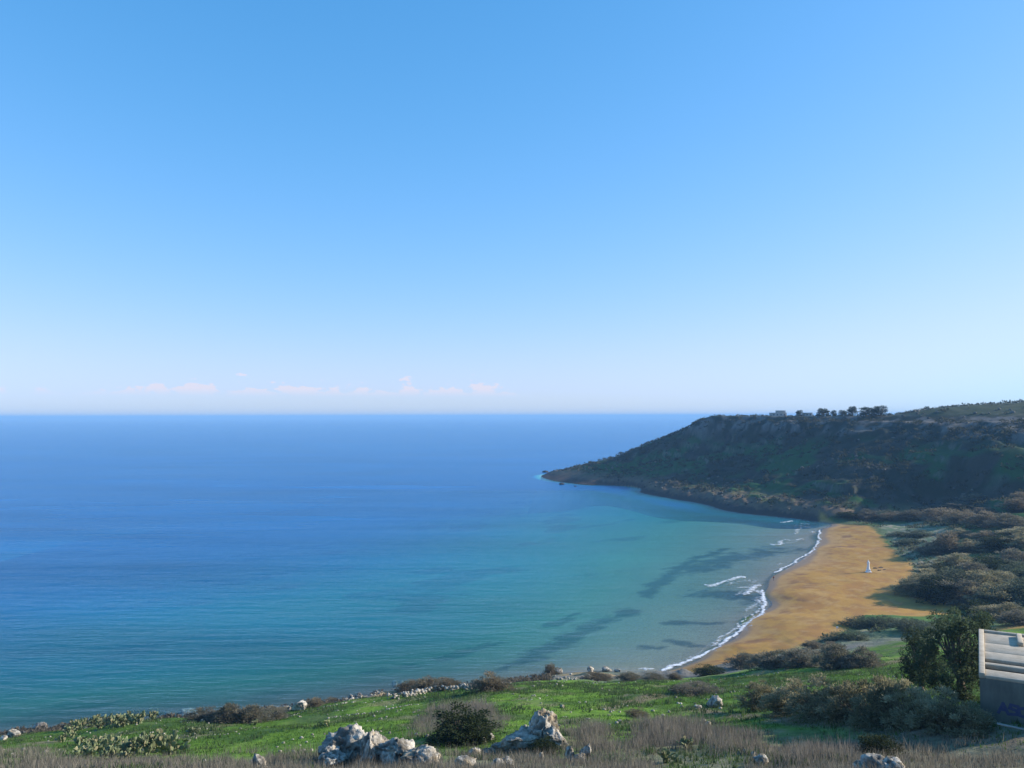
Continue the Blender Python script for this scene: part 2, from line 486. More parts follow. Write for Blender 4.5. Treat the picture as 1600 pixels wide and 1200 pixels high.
# sand: orange, drier and paler by the water's edge, rusty patches of weed
sn = fbm(x * .06, y * .06, 4, 61); sn2 = fbm(x * .3, y * .12, 3, 62)
scol = lerp(c3(.44, .235, .055) + 0 * x[..., None], c3(.50, .29, .08), sn)
scol = lerp(scol, c3(.36, .17, .06), sstep(.52, .66, sn2) * .55)
scol = lerp(scol, c3(.46, .29, .13), sstep(1.3, .5, ZZ) * .7)
scol = lerp(scol, c3(.25, .13, .065), sstep(.5, .7, fbm(x * .16, y * .16, 4, 63)) * sstep(3.2, .8, np.abs(ZZ - 1.2) * 5) * .9)
scol = lerp(scol, c3(.30, .165, .07), sstep(.54, .66, fbm(x * .5, y * .25, 4, 64)) * .45)
scol = lerp(scol, c3(.55, .36, .15), sstep(.58, .70, fbm(x * .35, y * .35, 4, 65)) * .4)
scol = lerp(scol, c3(.27, .205, .15), sstep(.5, .2, ZZ))
C = lerp(C, scol * .84, SANDM)
# sea bed: pale sand with dark meadows of weed
bed = lerp(c3(.44, .33, .19) + 0 * x[..., None], c3(.52, .40, .24), n1)
weed = np.zeros_like(x)
def wband(lst, r):
    global weed
    pts = [tuple(PZ(px, py, -2)[:2]) for px, py in lst]
    weed = np.maximum(weed, sstep(r * 1.5, r * .3, seg_dist(x, y, pts) + (n2 - .5) * r * 2.6 + (n3 - .5) * r * 1.2))
wband([(1008, 925), (1025, 908), (1060, 885), (1090, 868), (1135, 856)], 3.2)
wband([(1085, 884), (1130, 874), (1180, 868), (1215, 862)], 9.0)
wband([(1105, 925), (1140, 932), (1170, 938)], 7.5)
wband([(775, 1040), (830, 1015), (880, 988), (930, 966), (985, 950)], 4.0)
wband([(1040, 972), (1080, 974), (1125, 981)], 2.0)
wband([(1005, 1012), (1030, 1016)], 2.0); wband([(1052, 1003), (1085, 1014)], 2.4)
wband([(580, 1022), (640, 1015)], 3.0); wband([(700, 1005), (760, 985)], 3.0); wband([(860, 960), (900, 945)], 2.5)
weed = np.maximum(weed, sstep(.56, .72, fbm(x * .03, y * .03, 5, 71)) * sstep(-3.5, -6, Z0) * .7)
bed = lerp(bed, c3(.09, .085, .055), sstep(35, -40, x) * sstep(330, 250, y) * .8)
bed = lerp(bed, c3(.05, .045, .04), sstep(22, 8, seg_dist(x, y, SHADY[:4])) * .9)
bed = lerp(bed, c3(.05, .065, .05), weed * .8)
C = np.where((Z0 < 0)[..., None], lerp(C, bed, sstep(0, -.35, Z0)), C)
C = np.clip(C, .005, .95)

# --- material of the ground
m_ground, nt, bs = nmat('ground_cover')
at = node(nt, 'ShaderNodeVertexColor', layer_name='tint')
geo = node(nt, 'ShaderNodeNewGeometry')
nzg = node(nt, 'ShaderNodeTexNoise'); nzg.inputs['Scale'].default_value = 1.7; nzg.inputs['Detail'].default_value = 7; nzg.inputs['Roughness'].default_value = .65
nt.links.new(geo.outputs['Position'], nzg.inputs['Vector'])
mr = node(nt, 'ShaderNodeMapRange'); mr.inputs['From Min'].default_value = .3; mr.inputs['From Max'].default_value = .7
mr.inputs['To Min'].default_value = .68; mr.inputs['To Max'].default_value = 1.3
nt.links.new(nzg.outputs[0], mr.inputs[0])
vm = node(nt, 'ShaderNodeVectorMath', operation='SCALE')
nt.links.new(at.outputs[0], vm.inputs[0]); nt.links.new(mr.outputs[0], vm.inputs['Scale'])
nt.links.new(vm.outputs[0], bs.inputs['Base Color'])
bs.inputs['Roughness'].default_value = .95
bs.inputs['Specular IOR Level'].default_value = .12
bmp = node(nt, 'ShaderNodeBump'); bmp.inputs['Strength'].default_value = .55; bmp.inputs['Distance'].default_value = .35
nt.links.new(nzg.outputs[0], bmp.inputs['Height']); nt.links.new(bmp.outputs[0], bs.inputs['Normal'])

m_sand = m_ground.copy(); m_sand.name = 'beach_sand'
for n_ in m_sand.node_tree.nodes:
    if n_.type == 'MAP_RANGE': n_.inputs['To Min'].default_value = .90; n_.inputs['To Max'].default_value = 1.10
    if n_.type == 'BUMP': n_.inputs['Strength'].default_value = .25

# --- split the sheet into its named pieces (they share their borders)
VID = np.arange(NXG * NYG).reshape(NYG, NXG)
Q = np.stack([VID[:-1, :-1], VID[:-1, 1:], VID[1:, 1:], VID[1:, :-1]], -1).reshape(-1, 4)
fm = lambda a: .25 * (a[:-1, :-1] + a[:-1, 1:] + a[1:, 1:] + a[1:, :-1]).ravel()
fz, fh, fs, fn = fm(Z0), fm(HEAD), fm(SANDM), fm(NEARM)
cls = np.where(fz < -.05, 0, np.where(fs > .5, 1, np.where(fh > .5, 2, np.where(fn > .5, 3, 4))))
keep = fz > -400
VCO = np.c_[XX.ravel(), YY.ravel(), ZZ.ravel()]
CF = C.reshape(-1, 3)
SETTING = {}
for k, nm in enumerate(('seabed', 'beach', 'headland', 'hillside', 'valley_floor')):
    q = Q[(cls == k) & keep]
    used, inv = np.unique(q.ravel(), return_inverse=True)
    me = mesh_np(nm, VCO[used], inv, np.full(len(q), 4), smooth=True)
    col_attr(me, 'tint', CF[used])
    SETTING[nm] = tag(link(nm, me, m_sand if nm == 'beach' else m_ground), kind='structure')
print('ground verts', len(VCO))

# ------------------------------------------------------------------ the sea
def geom(a, b, n): return np.geomspace(a, b, n)
SX = np.concatenate([-geom(60000, 420, 26), spaced((-410, -60, 8), (-60, 230, 2.5), (230, 420, 10)), geom(440, 60000, 24)])
SY = np.concatenate([spaced((60, 100, 10), (100, 480, 2.5), (480, 900, 6), (900, 1300, 14)), geom(1330, 60000, 42)])
SXX, SYY = np.meshgrid(SX, SY)
inn = (np.abs(SXX) < 600) & (SYY < 1300)
dep = np.full(SXX.shape, 45.0)
dep[inn] = np.clip(-zbase(SXX[inn], SYY[inn]), -3, 45)
far = np.clip((np.hypot(np.maximum(np.abs(SXX + 50) - 250, 0), np.maximum(SYY - 900, 0))) / 300, 0, 1)
dep = dep * (1 - far) + 45 * far
vid = np.arange(SXX.size).reshape(SXX.shape)
q = np.stack([vid[:-1, :-1], vid[:-1, 1:], vid[1:, 1:], vid[1:, :-1]], -1).reshape(-1, 4)
fd = np.maximum.reduce([dep.ravel()[q[:, i]] for i in range(4)])
q = q[fd > -.6]
used, inv = np.unique(q.ravel(), return_inverse=True)
me = mesh_np('sea', np.c_[SXX.ravel(), SYY.ravel(), 0 * SXX.ravel()][used], inv, np.full(len(q), 4), smooth=True)
a = me.attributes.new('depth', 'FLOAT', 'POINT'); a.data.foreach_set('value', dep.ravel()[used].astype(np.float32))

m_sea, nt, bs = nmat('sea_water')
nt.nodes.remove(bs)
L = nt.links.new
out = nt.nodes['Material Output']


def mth(op, a, b=None, clamp=False):
    n = node(nt, 'ShaderNodeMath', operation=op, use_clamp=clamp)
    for i, v in enumerate((a, b)):
        if v is None: continue
        if isinstance(v, (int, float)): n.inputs[i].default_value = v
        else: L(v, n.inputs[i])
    return n.outputs[0]


ad = node(nt, 'ShaderNodeAttribute', attribute_name='depth')
dpt = mth('MAXIMUM', ad.outputs['Fac'], 0.0)
geo = node(nt, 'ShaderNodeNewGeometry')


def wave(sx, sy, rot, detail, rough, w=0.0):
    mp = node(nt, 'ShaderNodeMapping')
    mp.inputs['Rotation'].default_value = (0, 0, rot); mp.inputs['Scale'].default_value = (sx, sy, 1); mp.inputs['Location'].default_value = (w, w * .7, 0)
    L(geo.outputs['Position'], mp.inputs['Vector'])
    n = node(nt, 'ShaderNodeTexNoise')
    n.inputs['Scale'].default_value = 1; n.inputs['Detail'].default_value = detail; n.inputs['Roughness'].default_value = rough
    L(mp.outputs[0], n.inputs['Vector'])
    return n.outputs[0]


swell = wave(.012, .07, math.radians(8), 3, .5)
chop = wave(.07, .26, math.radians(-6), 4, .6, 3.1)
rip = wave(.5, 1.3, math.radians(12), 3, .6, 7.7)
slick = wave(.0007, .0045, math.radians(2), 4, .55, 1.3)
slick2 = wave(.004, .022, math.radians(-4), 4, .55, 5.3)
hgt = mth('ADD', mth('MULTIPLY', swell, 2.2), mth('ADD', mth('MULTIPLY', chop, 2.2), mth('MULTIPLY', rip, .16)))
bmp = node(nt, 'ShaderNodeBump'); bmp.inputs['Distance'].default_value = 1.0
sl = mth('ADD', mth('MULTIPLY', slick, .6), mth('MULTIPLY', slick2, .4))
rmr = node(nt, 'ShaderNodeMapRange'); rmr.inputs['From Min'].default_value = .35; rmr.inputs['From Max'].default_value = .65
rmr.inputs['To Min'].default_value = .35; rmr.inputs['To Max'].default_value = 1.0
L(sl, rmr.inputs[0])
L(rmr.outputs[0], bmp.inputs['Strength'])
L(hgt, bmp.inputs['Height'])
# light lost on the way through the water, per colour
T = node(nt, 'ShaderNodeCombineColor')
for i, k in enumerate((.20, .046, .040)):
    L(mth('POWER', math.exp(-k), dpt), T.inputs[i])
tr = node(nt, 'ShaderNodeBsdfTransparent'); L(T.outputs[0], tr.inputs[0])
# light scattered back by the water body
rampf = mth('SUBTRACT', 1.0, mth('POWER', math.exp(-.115), dpt))
rp = node(nt, 'ShaderNodeValToRGB')
L(rampf, rp.inputs[0])
e = rp.color_ramp.elements
e[0].position = 0.0; e[0].color = (.0, .0, .0, 1)
e[1].position = 1.0; e[1].color = (.0015, .098, .29, 1)
for p, c in ((.16, (.008, .020, .020, 1)), (.42, (.003, .068, .055, 1)), (.7, (.003, .086, .145, 1)), (.9, (.002, .098, .26, 1))):
    k = rp.color_ramp.elements.new(p); k.color = c
turb = node(nt, 'ShaderNodeMapRange'); turb.inputs['From Min'].default_value = .32; turb.inputs['From Max'].default_value = .68; turb.inputs['To Min'].default_value = .72; turb.inputs['To Max'].default_value = 1.22
L(wave(.0045, .019, math.radians(-7), 5, .6, 9.1), turb.inputs[0])          # clearer and cloudier water
vsc = node(nt, 'ShaderNodeVectorMath', operation='SCALE'); L(rp.outputs[0], vsc.inputs[0]); L(turb.outputs[0], vsc.inputs['Scale'])
df = node(nt, 'ShaderNodeBsdfDiffuse'); L(vsc.outputs[0], df.inputs['Color'])
addb = node(nt, 'ShaderNodeAddShader')
# the deep holds back everything from below
L(tr.outputs[0], addb.inputs[0]); L(df.outputs[0], addb.inputs[1])
deepf = mth('MULTIPLY', mth('SUBTRACT', dpt, 14.0), 1 / 12.0, clamp=True)
mixd = node(nt, 'ShaderNodeMixShader'); L(deepf, mixd.inputs[0]); L(addb.outputs[0], mixd.inputs[1]); L(df.outputs[0], mixd.inputs[2])
gl = node(nt, 'ShaderNodeBsdfGlossy'); gl.inputs['Roughness'].default_value = .2; gl.inputs['Color'].default_value = (.82, .96, 1, 1)
L(bmp.outputs[0], gl.inputs['Normal'])
fr = node(nt, 'ShaderNodeFresnel'); fr.inputs['IOR'].default_value = 1.33
L(bmp.outputs[0], fr.inputs['Normal'])
fr0 = node(nt, 'ShaderNodeFresnel'); fr0.inputs['IOR'].default_value = 1.33
frc = mth('MAXIMUM', mth('MULTIPLY', fr.outputs[0], .46), mth('MULTIPLY', fr0.outputs[0], .54))
mixs = node(nt, 'ShaderNodeMixShader'); L(frc, mixs.inputs[0]); L(mixd.outputs[0], mixs.inputs[1]); L(gl.outputs[0], mixs.inputs[2])
L(mixs.outputs[0], out.inputs['Surface'])
sea = tag(link('sea', me, m_sea), kind='structure')
SETTING['sea'] = sea

# ------------------------------------------------------------------ haze over the bay
HAZE_TOP = 86.0
hz = mesh_np('haze', [(sx * 62000, (-400 if sy < 0 else 62000), (-47 if sz < 0 else HAZE_TOP)) for sz in (-1, 1) for sy in (-1, 1) for sx in (-1, 1)],
             [0, 2, 3, 1, 4, 5, 7, 6, 0, 1, 5, 4, 2, 6, 7, 3, 0, 4, 6, 2, 1, 3, 7, 5], [4] * 6)
m_hz = bpy.data.materials.new('haze_air'); m_hz.use_nodes = True
nt = m_hz.node_tree; nt.nodes.clear()
o_ = nt.nodes.new('ShaderNodeOutputMaterial'); pv = nt.nodes.new('ShaderNodeVolumePrincipled')
pv.inputs['Color'].default_value = (.32, .62, 1.0, 1)
pv.inputs['Density'].default_value = .00013
pv.inputs['Anisotropy'].default_value = 0.0
nt.links.new(pv.outputs[0], o_.inputs['Volume'])
haze = tag(link('haze', hz, m_hz), kind='stuff')

# ------------------------------------------------------------------ plants, stones and small things: builders
rng = np.random.default_rng(7)


def _hash3(ix, iy, iz, seed):
    return _hash(ix + 57 * iz, iy + 131 * iz, seed)


def vnoise3(p, seed=0):
    i = np.floor(p); f = p - i; u = f * f * (3 - 2 * f)
    r = 0.0
    for a in (0, 1):
        for b in (0, 1):
            for c in (0, 1):
                w = (u[:, 0] if a else 1 - u[:, 0]) * (u[:, 1] if b else 1 - u[:, 1]) * (u[:, 2] if c else 1 - u[:, 2])
                r = r + w * _hash3(i[:, 0] + a, i[:, 1] + b, i[:, 2] + c, seed)
    return r


def fbm3(p, octaves=4, seed=0):
    s = 0.0; a = 1.0; t = 0.0
    for k in range(octaves):
        s = s + a * vnoise3(p, seed + 31 * k); t += a; a *= .5; p = p * 2.07 + 3.1
    return s / t


def unit(v): return v / (np.linalg.norm(v, axis=-1, keepdims=True) + 1e-9)


def leaf_quads(p, d, length, width, bend=0.0, r=rng):
    """one folded quad per leaf: base p, direction d"""
    n = len(p)
    side = unit(np.cross(d, unit(r.normal(size=(n, 3)))))
    L_ = np.broadcast_to(np.asarray(length, float).reshape(-1, 1), (n, 1)); W_ = np.broadcast_to(np.asarray(width, float).reshape(-1, 1), (n, 1))
    mid = p + d * L_ * .55
    tip = p + d * L_ + np.array([0, 0, -1.0]) * bend * L_
    v = np.stack([p, mid + side * W_ * .5, tip, mid - side * W_ * .5], 1).reshape(-1, 3)
    return v, np.arange(4 * n), np.full(n, 4)


def foliage_mesh(name, seed, clumps=70, per=45, length=.09, width=.02, inner=700, tone=((.16, .14, .09), (.10, .09, .055)), up=.6, spread=.13, shape=1.0, flat=.0):
    """a crown one unit wide and one high, its foot at the origin"""
    r = np.random.default_rng(seed)
    th = r.uniform(0, 2 * np.pi, clumps); cz_ = r.uniform(-.05, 1, clumps) ** .8 if flat == 0 else r.uniform(0, 1, clumps)
    cz_ = np.clip(np.nan_to_num(cz_, nan=.05), .02, 1)
    rad = np.sqrt(np.clip(1 - cz_ ** 2.2, .04, 1)) * .5 * r.uniform(.5, 1.1, clumps)
    cc = np.c_[np.cos(th) * rad, np.sin(th) * rad, cz_ * r.uniform(.55, 1.05, clumps) * shape]
    cc[:, 2] = np.maximum(cc[:, 2], .06)
    cs = r.uniform(.6, 1.25, clumps)
    ci = np.repeat(np.arange(clumps), per)
    off = r.normal(size=(len(ci), 3)) * spread * .55 * cs[ci][:, None]
    p = cc[ci] + off
    outw = unit(cc[ci] - np.array([0, 0, .3]))
    d = unit(outw * .7 + unit(off) * .7 + np.array([0, 0, up]) + r.normal(size=p.shape) * .35)
    ln = length * r.uniform(.6, 1.4, len(p)); wd = width * r.uniform(.7, 1.3, len(p))
    # filling behind the outer leaves, its darker tint paints shade into the gaps
    q = r.normal(size=(inner, 3)); q = unit(q) * r.uniform(.2, .8, (inner, 1)) * np.array([.38, .38, .68]); q[:, 2] = np.abs(q[:, 2]) * .95
    dq = unit(r.normal(size=q.shape) + np.array([0, 0, .5]))
    P = np.r_[p, q]; D = np.r_[d, dq]; LN = np.r_[ln, np.full(inner, length * 1.5)]; WD = np.r_[wd, np.full(inner, width * 2.6)]
    P[:, 2] = np.maximum(P[:, 2], .01)
    v, f, t = leaf_quads(P, D, LN, WD, .1, r)
    me = mesh_np(name, v, f, t)
    ct = r.uniform(0, 1, clumps)
    mixv = np.r_[np.clip(ct[ci] * .75 + r.uniform(0, .25, len(ci)), 0, 1), r.uniform(.3, 1, inner)]
    c = np.array(tone[0])[None] + (np.array(tone[1]) - np.array(tone[0]))[None] * mixv[:, None]
    col_attr(me, 'tint', np.repeat(c, 4, 0))
    return me


def stems_mesh(name, seed, n=7, height=.7, rad=.012, spread=.35, trunk=0.0):
    """forked stems leaving one foot"""
    r = np.random.default_rng(seed)
    V, F = [], []
    def tube(pts, rr):
        base = len(V)
        for k, (pt, ra) in enumerate(zip(pts, rr)):
            for a in range(5):
                V.append((pt[0] + ra * math.cos(a * 1.2566), pt[1] + ra * math.sin(a * 1.2566), pt[2]))
        for k in range(len(pts) - 1):
            for a in range(5):
                F.append((base + 5 * k + a, base + 5 * k + (a + 1) % 5, base + 5 * k + 5 + (a + 1) % 5, base + 5 * k + 5 + a))
    if trunk > 0:
        tube([(0, 0, -.04), (.01, 0, trunk * .5), (-.01, .01, trunk)], [rad * 3.4, rad * 2.6, rad * 2.2])
    for i in range(n):
        a = r.uniform(0, 6.283); s = spread * r.uniform(.4, 1)
        h = height * r.uniform(.75, 1.05)
        p0 = np.array([0, 0, trunk * .9 - (.04 if trunk == 0 else 0)])
        p2 = np.array([math.cos(a) * s, math.sin(a) * s, h])
        p1 = p0 * .5 + p2 * .5 + np.array([math.cos(a) * s * .15, math.sin(a) * s * .15, -.02])
        tube([p0, p1, p2], [rad * 1.6, rad, rad * .45])
        for j in range(2):
            q = p1 + np.array([r.uniform(-.18, .18), r.uniform(-.18, .18), h * .4])
            tube([p1, (p1 + q) / 2, q], [rad * .9, rad * .6, rad * .3])
    return mesh_np(name, V, np.array(F).ravel(), [4] * len(F), smooth=True)


def leaf_material(name, trans=.25, rough=.75):
    m, nt, bs = nmat(name)
    at = node(nt, 'ShaderNodeVertexColor', layer_name='tint')
    oi = node(nt, 'ShaderNodeObjectInfo')
    mr = node(nt, 'ShaderNodeMapRange'); mr.inputs['To Min'].default_value = .82; mr.inputs['To Max'].default_value = 1.2
    nt.links.new(oi.outputs['Random'], mr.inputs[0])
    vm = node(nt, 'ShaderNodeVectorMath', operation='SCALE')
    nt.links.new(at.outputs[0], vm.inputs[0]); nt.links.new(mr.outputs[0], vm.inputs['Scale'])
    nt.links.new(vm.outputs[0], bs.inputs['Base Color'])
    bs.inputs['Roughness'].default_value = rough; bs.inputs['Specular IOR Level'].default_value = .15
    tr = node(nt, 'ShaderNodeBsdfTranslucent'); nt.links.new(vm.outputs[0], tr.inputs[0])
    mx = node(nt, 'ShaderNodeMixShader'); mx.inputs[0].default_value = trans
    nt.links.new(bs.outputs[0], mx.inputs[1]); nt.links.new(tr.outputs[0], mx.inputs[2])
    nt.links.new(mx.outputs[0], nt.nodes['Material Output'].inputs['Surface'])
    return m


m_leaf = leaf_material('foliage', .42)
m_blade = leaf_material('grass_blades', .35)
m_bark, nt, bs = nmat('bark')
nzb = node(nt, 'ShaderNodeTexNoise'); nzb.inputs['Scale'].default_value = 14
rb = node(nt, 'ShaderNodeValToRGB'); rb.color_ramp.elements[0].color = (.06, .045, .03, 1); rb.color_ramp.elements[1].color = (.19, .15, .11, 1)
nt.links.new(nzb.outputs[0], rb.inputs[0]); nt.links.new(rb.outputs[0], bs.inputs['Base Color']); bs.inputs['Roughness'].default_value = .9

# limestone: pale, weathered, pitted
m_rock, nt, bs = nmat('limestone')
tcr = node(nt, 'ShaderNodeNewGeometry')
at = node(nt, 'ShaderNodeVertexColor', layer_name='tint')
nr = node(nt, 'ShaderNodeTexNoise'); nr.inputs['Scale'].default_value = 3.2; nr.inputs['Detail'].default_value = 9; nr.inputs['Roughness'].default_value = .68
nt.links.new(tcr.outputs['Position'], nr.inputs['Vector'])
mr = node(nt, 'ShaderNodeMapRange'); mr.inputs['From Min'].default_value = .3; mr.inputs['From Max'].default_value = .68; mr.inputs['To Min'].default_value = .35; mr.inputs['To Max'].default_value = 1.2
nt.links.new(nr.outputs[0], mr.inputs[0])
vm = node(nt, 'ShaderNodeVectorMath', operation='SCALE'); nt.links.new(at.outputs[0], vm.inputs[0]); nt.links.new(mr.outputs[0], vm.inputs['Scale'])
nt.links.new(vm.outputs[0], bs.inputs['Base Color']); bs.inputs['Roughness'].default_value = .92; bs.inputs['Specular IOR Level'].default_value = .15
bmp = node(nt, 'ShaderNodeBump'); bmp.inputs['Strength'].default_value = .9; bmp.inputs['Distance'].default_value = .18
nt.links.new(nr.outputs[0], bmp.inputs['Height']); nt.links.new(bmp.outputs[0], bs.inputs['Normal'])

import bmesh


def ico(sub):
    bm = bmesh.new(); bmesh.ops.create_icosphere(bm, subdivisions=sub, radius=1.0)
    v = np.array([q.co[:] for q in bm.verts]); f = np.array([[w.index for w in q.verts] for q in bm.faces]); bm.free()
    return v, f


ICO = {k: ico(k) for k in (1, 2, 3, 4, 5)}


def rock_verts(seed, sub=4, rough=.30, pits=.24, stretch=(1, 1, 1), facet=.9):
    v, f = ICO[sub]
    r = np.random.default_rng(seed)
    # cut by a few random planes for broken faces
    p = v.copy()
    for k in range(16):
        n = unit(r.normal(size=(1, 3)) * np.array([1, 1, .7]))[0]; h = r.uniform(.5, .85)
        d = p @ n - h
        p = p - np.clip(d, 0, None)[:, None] * n * facet
    o = r.uniform(0, 50, 3)
    ridge = 1 - np.abs(fbm3(v * 1.6 + o, 5, seed) - .5) * 2
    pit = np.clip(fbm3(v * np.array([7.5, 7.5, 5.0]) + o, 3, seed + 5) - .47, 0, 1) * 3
    flute = np.abs(vnoise3(v * np.array([9, 9, 2.2]) + o, seed + 9) - .5) + .5 * np.abs(vnoise3(v * np.array([19, 19, 6]) + o, seed + 11) - .5) - .12
    k = 1 + rough * (ridge - .72) - pits * pit + (flute - .25) * pits * 1.3
    p = p * k[:, None] * np.array(stretch)
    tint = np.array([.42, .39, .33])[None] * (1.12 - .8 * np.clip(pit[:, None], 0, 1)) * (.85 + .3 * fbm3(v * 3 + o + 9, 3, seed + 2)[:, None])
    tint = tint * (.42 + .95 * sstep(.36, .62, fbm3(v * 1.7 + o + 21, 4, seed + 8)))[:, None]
    ochre = np.clip(fbm3(v * 2.2 + o + 4, 3, seed + 3) - .52, 0, 1)[:, None] * 3
    tint = tint * (1 - np.clip(ochre, 0, .6)) + np.array([.38, .28, .15]) * np.clip(ochre, 0, .6)
    return p, f, np.clip(tint, .03, .8)


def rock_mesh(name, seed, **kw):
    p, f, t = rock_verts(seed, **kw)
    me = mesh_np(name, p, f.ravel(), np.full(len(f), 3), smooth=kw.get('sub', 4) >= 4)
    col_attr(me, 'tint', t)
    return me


def px_m(w, y): return w / FPX * y


BROWN = ((.27, .225, .15), (.14, .12, .075)); GREYBR = ((.25, .225, .165), (.11, .11, .07)); DARKG = ((.055, .075, .03), (.022, .034, .014)); OLIVE = ((.44, .39, .24), (.12, .12, .06)); SAGE = ((.14, .165, .11), (.06, .08, .045))  # pale end of OLIVE raised above real twigs so clumps look sunlit
PROTO = {
    'twiggy': [foliage_mesh('twiggy_foliage', 100 + k, 90, 60, .085, .018, 1500, GREYBR, .7, .085) for k in range(3)],
    'brown': [foliage_mesh('brown_foliage', 110 + k, 70, 50, .10, .020, 1000, BROWN, .6, .09) for k in range(3)],
    'olive': [foliage_mesh('olive_foliage', 120 + k, 90, 70, .07, .018, 1500, OLIVE, .6, .075) for k in range(4)],
    'dark': [foliage_mesh('dark_foliage', 130 + k, 80, 60, .05, .026, 1500, DARKG, .25, .085) for k in range(2)],
    'sage': [foliage_mesh('sage_foliage', 140 + k, 70, 40, .08, .026, 800, SAGE, .4, .13) for k in range(3)],
}
STEMS = [stems_mesh('stems', 150 + k) for k in range(3)]
_cnt = 0


def shrub(name, px, py, w, h, kind, label, group=None, cat='shrub', parts=True, deep=.8, y=None, sink=.06):
    """a shrub whose foot stands where the photograph shows it; w and h in photo pixels"""
    global _cnt
    _cnt += 1
    p = hit(px, py) if y is None else Vector((PY(px, py, y)[0], y, gz(PY(px, py, y)[0], y)))
    W, H = px_m(w, p.y), px_m(h, p.y)
    me = PROTO[kind][_cnt % len(PROTO[kind])]
    root = empty(name, (p.x, p.y, p.z - sink * H), rz=_cnt * 2.4)
    tag(root, label, cat, group)
    f = link('foliage', me, m_leaf, root); f.scale = (W * 1.05, W * 1.05 * deep if False else W * 1.05, H)
    if parts:
        s = link('stems', STEMS[_cnt % 3], m_bark, root); s.scale = (W, W, H)
    return root


def boulder(name, px, py, w, h, seed, label, group=None, sub=3, y=None, depth=None, tilt=0.0, cat='rock', **kw):
    p = hit(px, py) if y is None else Vector((PY(px, py, y)[0], y, gz(PY(px, py, y)[0], y)))
    W, H = px_m(w, p.y), px_m(h, p.y)
    me = rock_mesh(name, seed, sub=sub, **kw)
    o = link(name, me, m_rock)
    o.location = (p.x, p.y, p.z + H * .22)
    o.scale = (W * .5, (depth or W * .8) * .5, H * .76)
    o.rotation_euler = (0, tilt, (seed * 1.3) % .7 - .35)
    return tag(o, label, cat, group)

# ------------------------------------------------------------------ surf on the beach
m_foam, nt, bs = nmat('sea_foam')
bs.inputs['Base Color'].default_value = (.80, .82, .84, 1); bs.inputs['Roughness'].default_value = .6
geo = node(nt, 'ShaderNodeNewGeometry'); nf = node(nt, 'ShaderNodeTexNoise'); nf.inputs['Scale'].default_value = .8; nf.inputs['Detail'].default_value = 6; nf.inputs['Roughness'].default_value = .7
nt.links.new(geo.outputs['Position'], nf.inputs['Vector'])
ae = node(nt, 'ShaderNodeAttribute', attribute_name='cover')
ma = node(nt, 'ShaderNodeMath', operation='ADD'); nt.links.new(nf.outputs[0], ma.inputs[0]); nt.links.new(ae.outputs['Fac'], ma.inputs[1])
mr = node(nt, 'ShaderNodeMapRange'); mr.inputs['From Min'].default_value = .88; mr.inputs['From Max'].default_value = 1.2
nt.links.new(ma.outputs[0], mr.inputs[0]); nt.links.new(mr.outputs[0], bs.inputs['Alpha'])


def foam(pts, width, hump, seed, dens=.5):
    P = np.array([PZ(a, b, 0)[:2] for a, b in pts])
    seg = np.r_[0, np.cumsum(np.hypot(*np.diff(P, axis=0).T))]
    width *= 1.6 if hump >= .2 else 1.12; dens -= .15 if hump >= .2 else (.08 if dens >= .4 else -.05)
    n = max(8, int(seg[-1] / .6)); s = np.linspace(0, seg[-1], n)
    x = np.interp(s, seg, P[:, 0]); y = np.interp(s, seg, P[:, 1])
    k = np.ones(5) / 5
    if n > 12:
        x[2:-2] = np.convolve(x, k, 'valid'); y[2:-2] = np.convolve(y, k, 'valid')
    x = x + (fbm(s * .22, s * 0 + seed, 3, seed) - .5) * 2.4; y = y + (fbm(s * .22, s * 0 + seed + 9, 3, seed + 4) - .5) * 2.4
    tx, ty = np.gradient(x), np.gradient(y); l = np.hypot(tx, ty) + 1e-9; nx, ny = -ty / l, tx / l
    wd = width * (.35 + 1.3 * fbm(s * .18, s * 0, 3, seed + 7)) * np.minimum(1, np.minimum(s, s[-1] - s) / 2 + .15)
    V, cov = [], []
    K = 7
    for j in range(K):
        t = j / (K - 1) * 2 - 1
        V.append(np.c_[x + nx * wd * t, y + ny * wd * t, .05 + hump * (1 - t * t) * (.4 + 1.2 * fbm(s * .4, s * 0 + t, 2, seed))]); cov.append(dens * (1 - abs(t) ** 1.6) + .1 + 0 * s)
    V = np.stack(V, 1).reshape(-1, 3); cov = np.stack(cov, 1).ravel()
    zz = gfun(V[:, 0], V[:, 1])[0]; V[:, 2] = np.maximum(V[:, 2], zz + .04)
    i = np.arange(n * K).reshape(n, K)
    q = np.stack([i[:-1, :-1], i[1:, :-1], i[1:, 1:], i[:-1, 1:]], -1).reshape(-1, 4)
    me = mesh_np('surf_line', V, q.ravel(), np.full(len(q), 4), smooth=True)
    a = me.attributes.new('cover', 'FLOAT', 'POINT'); a.data.foreach_set('value', cov.astype(np.float32))
    return link('surf_line', me, m_foam, SETTING['sea'])


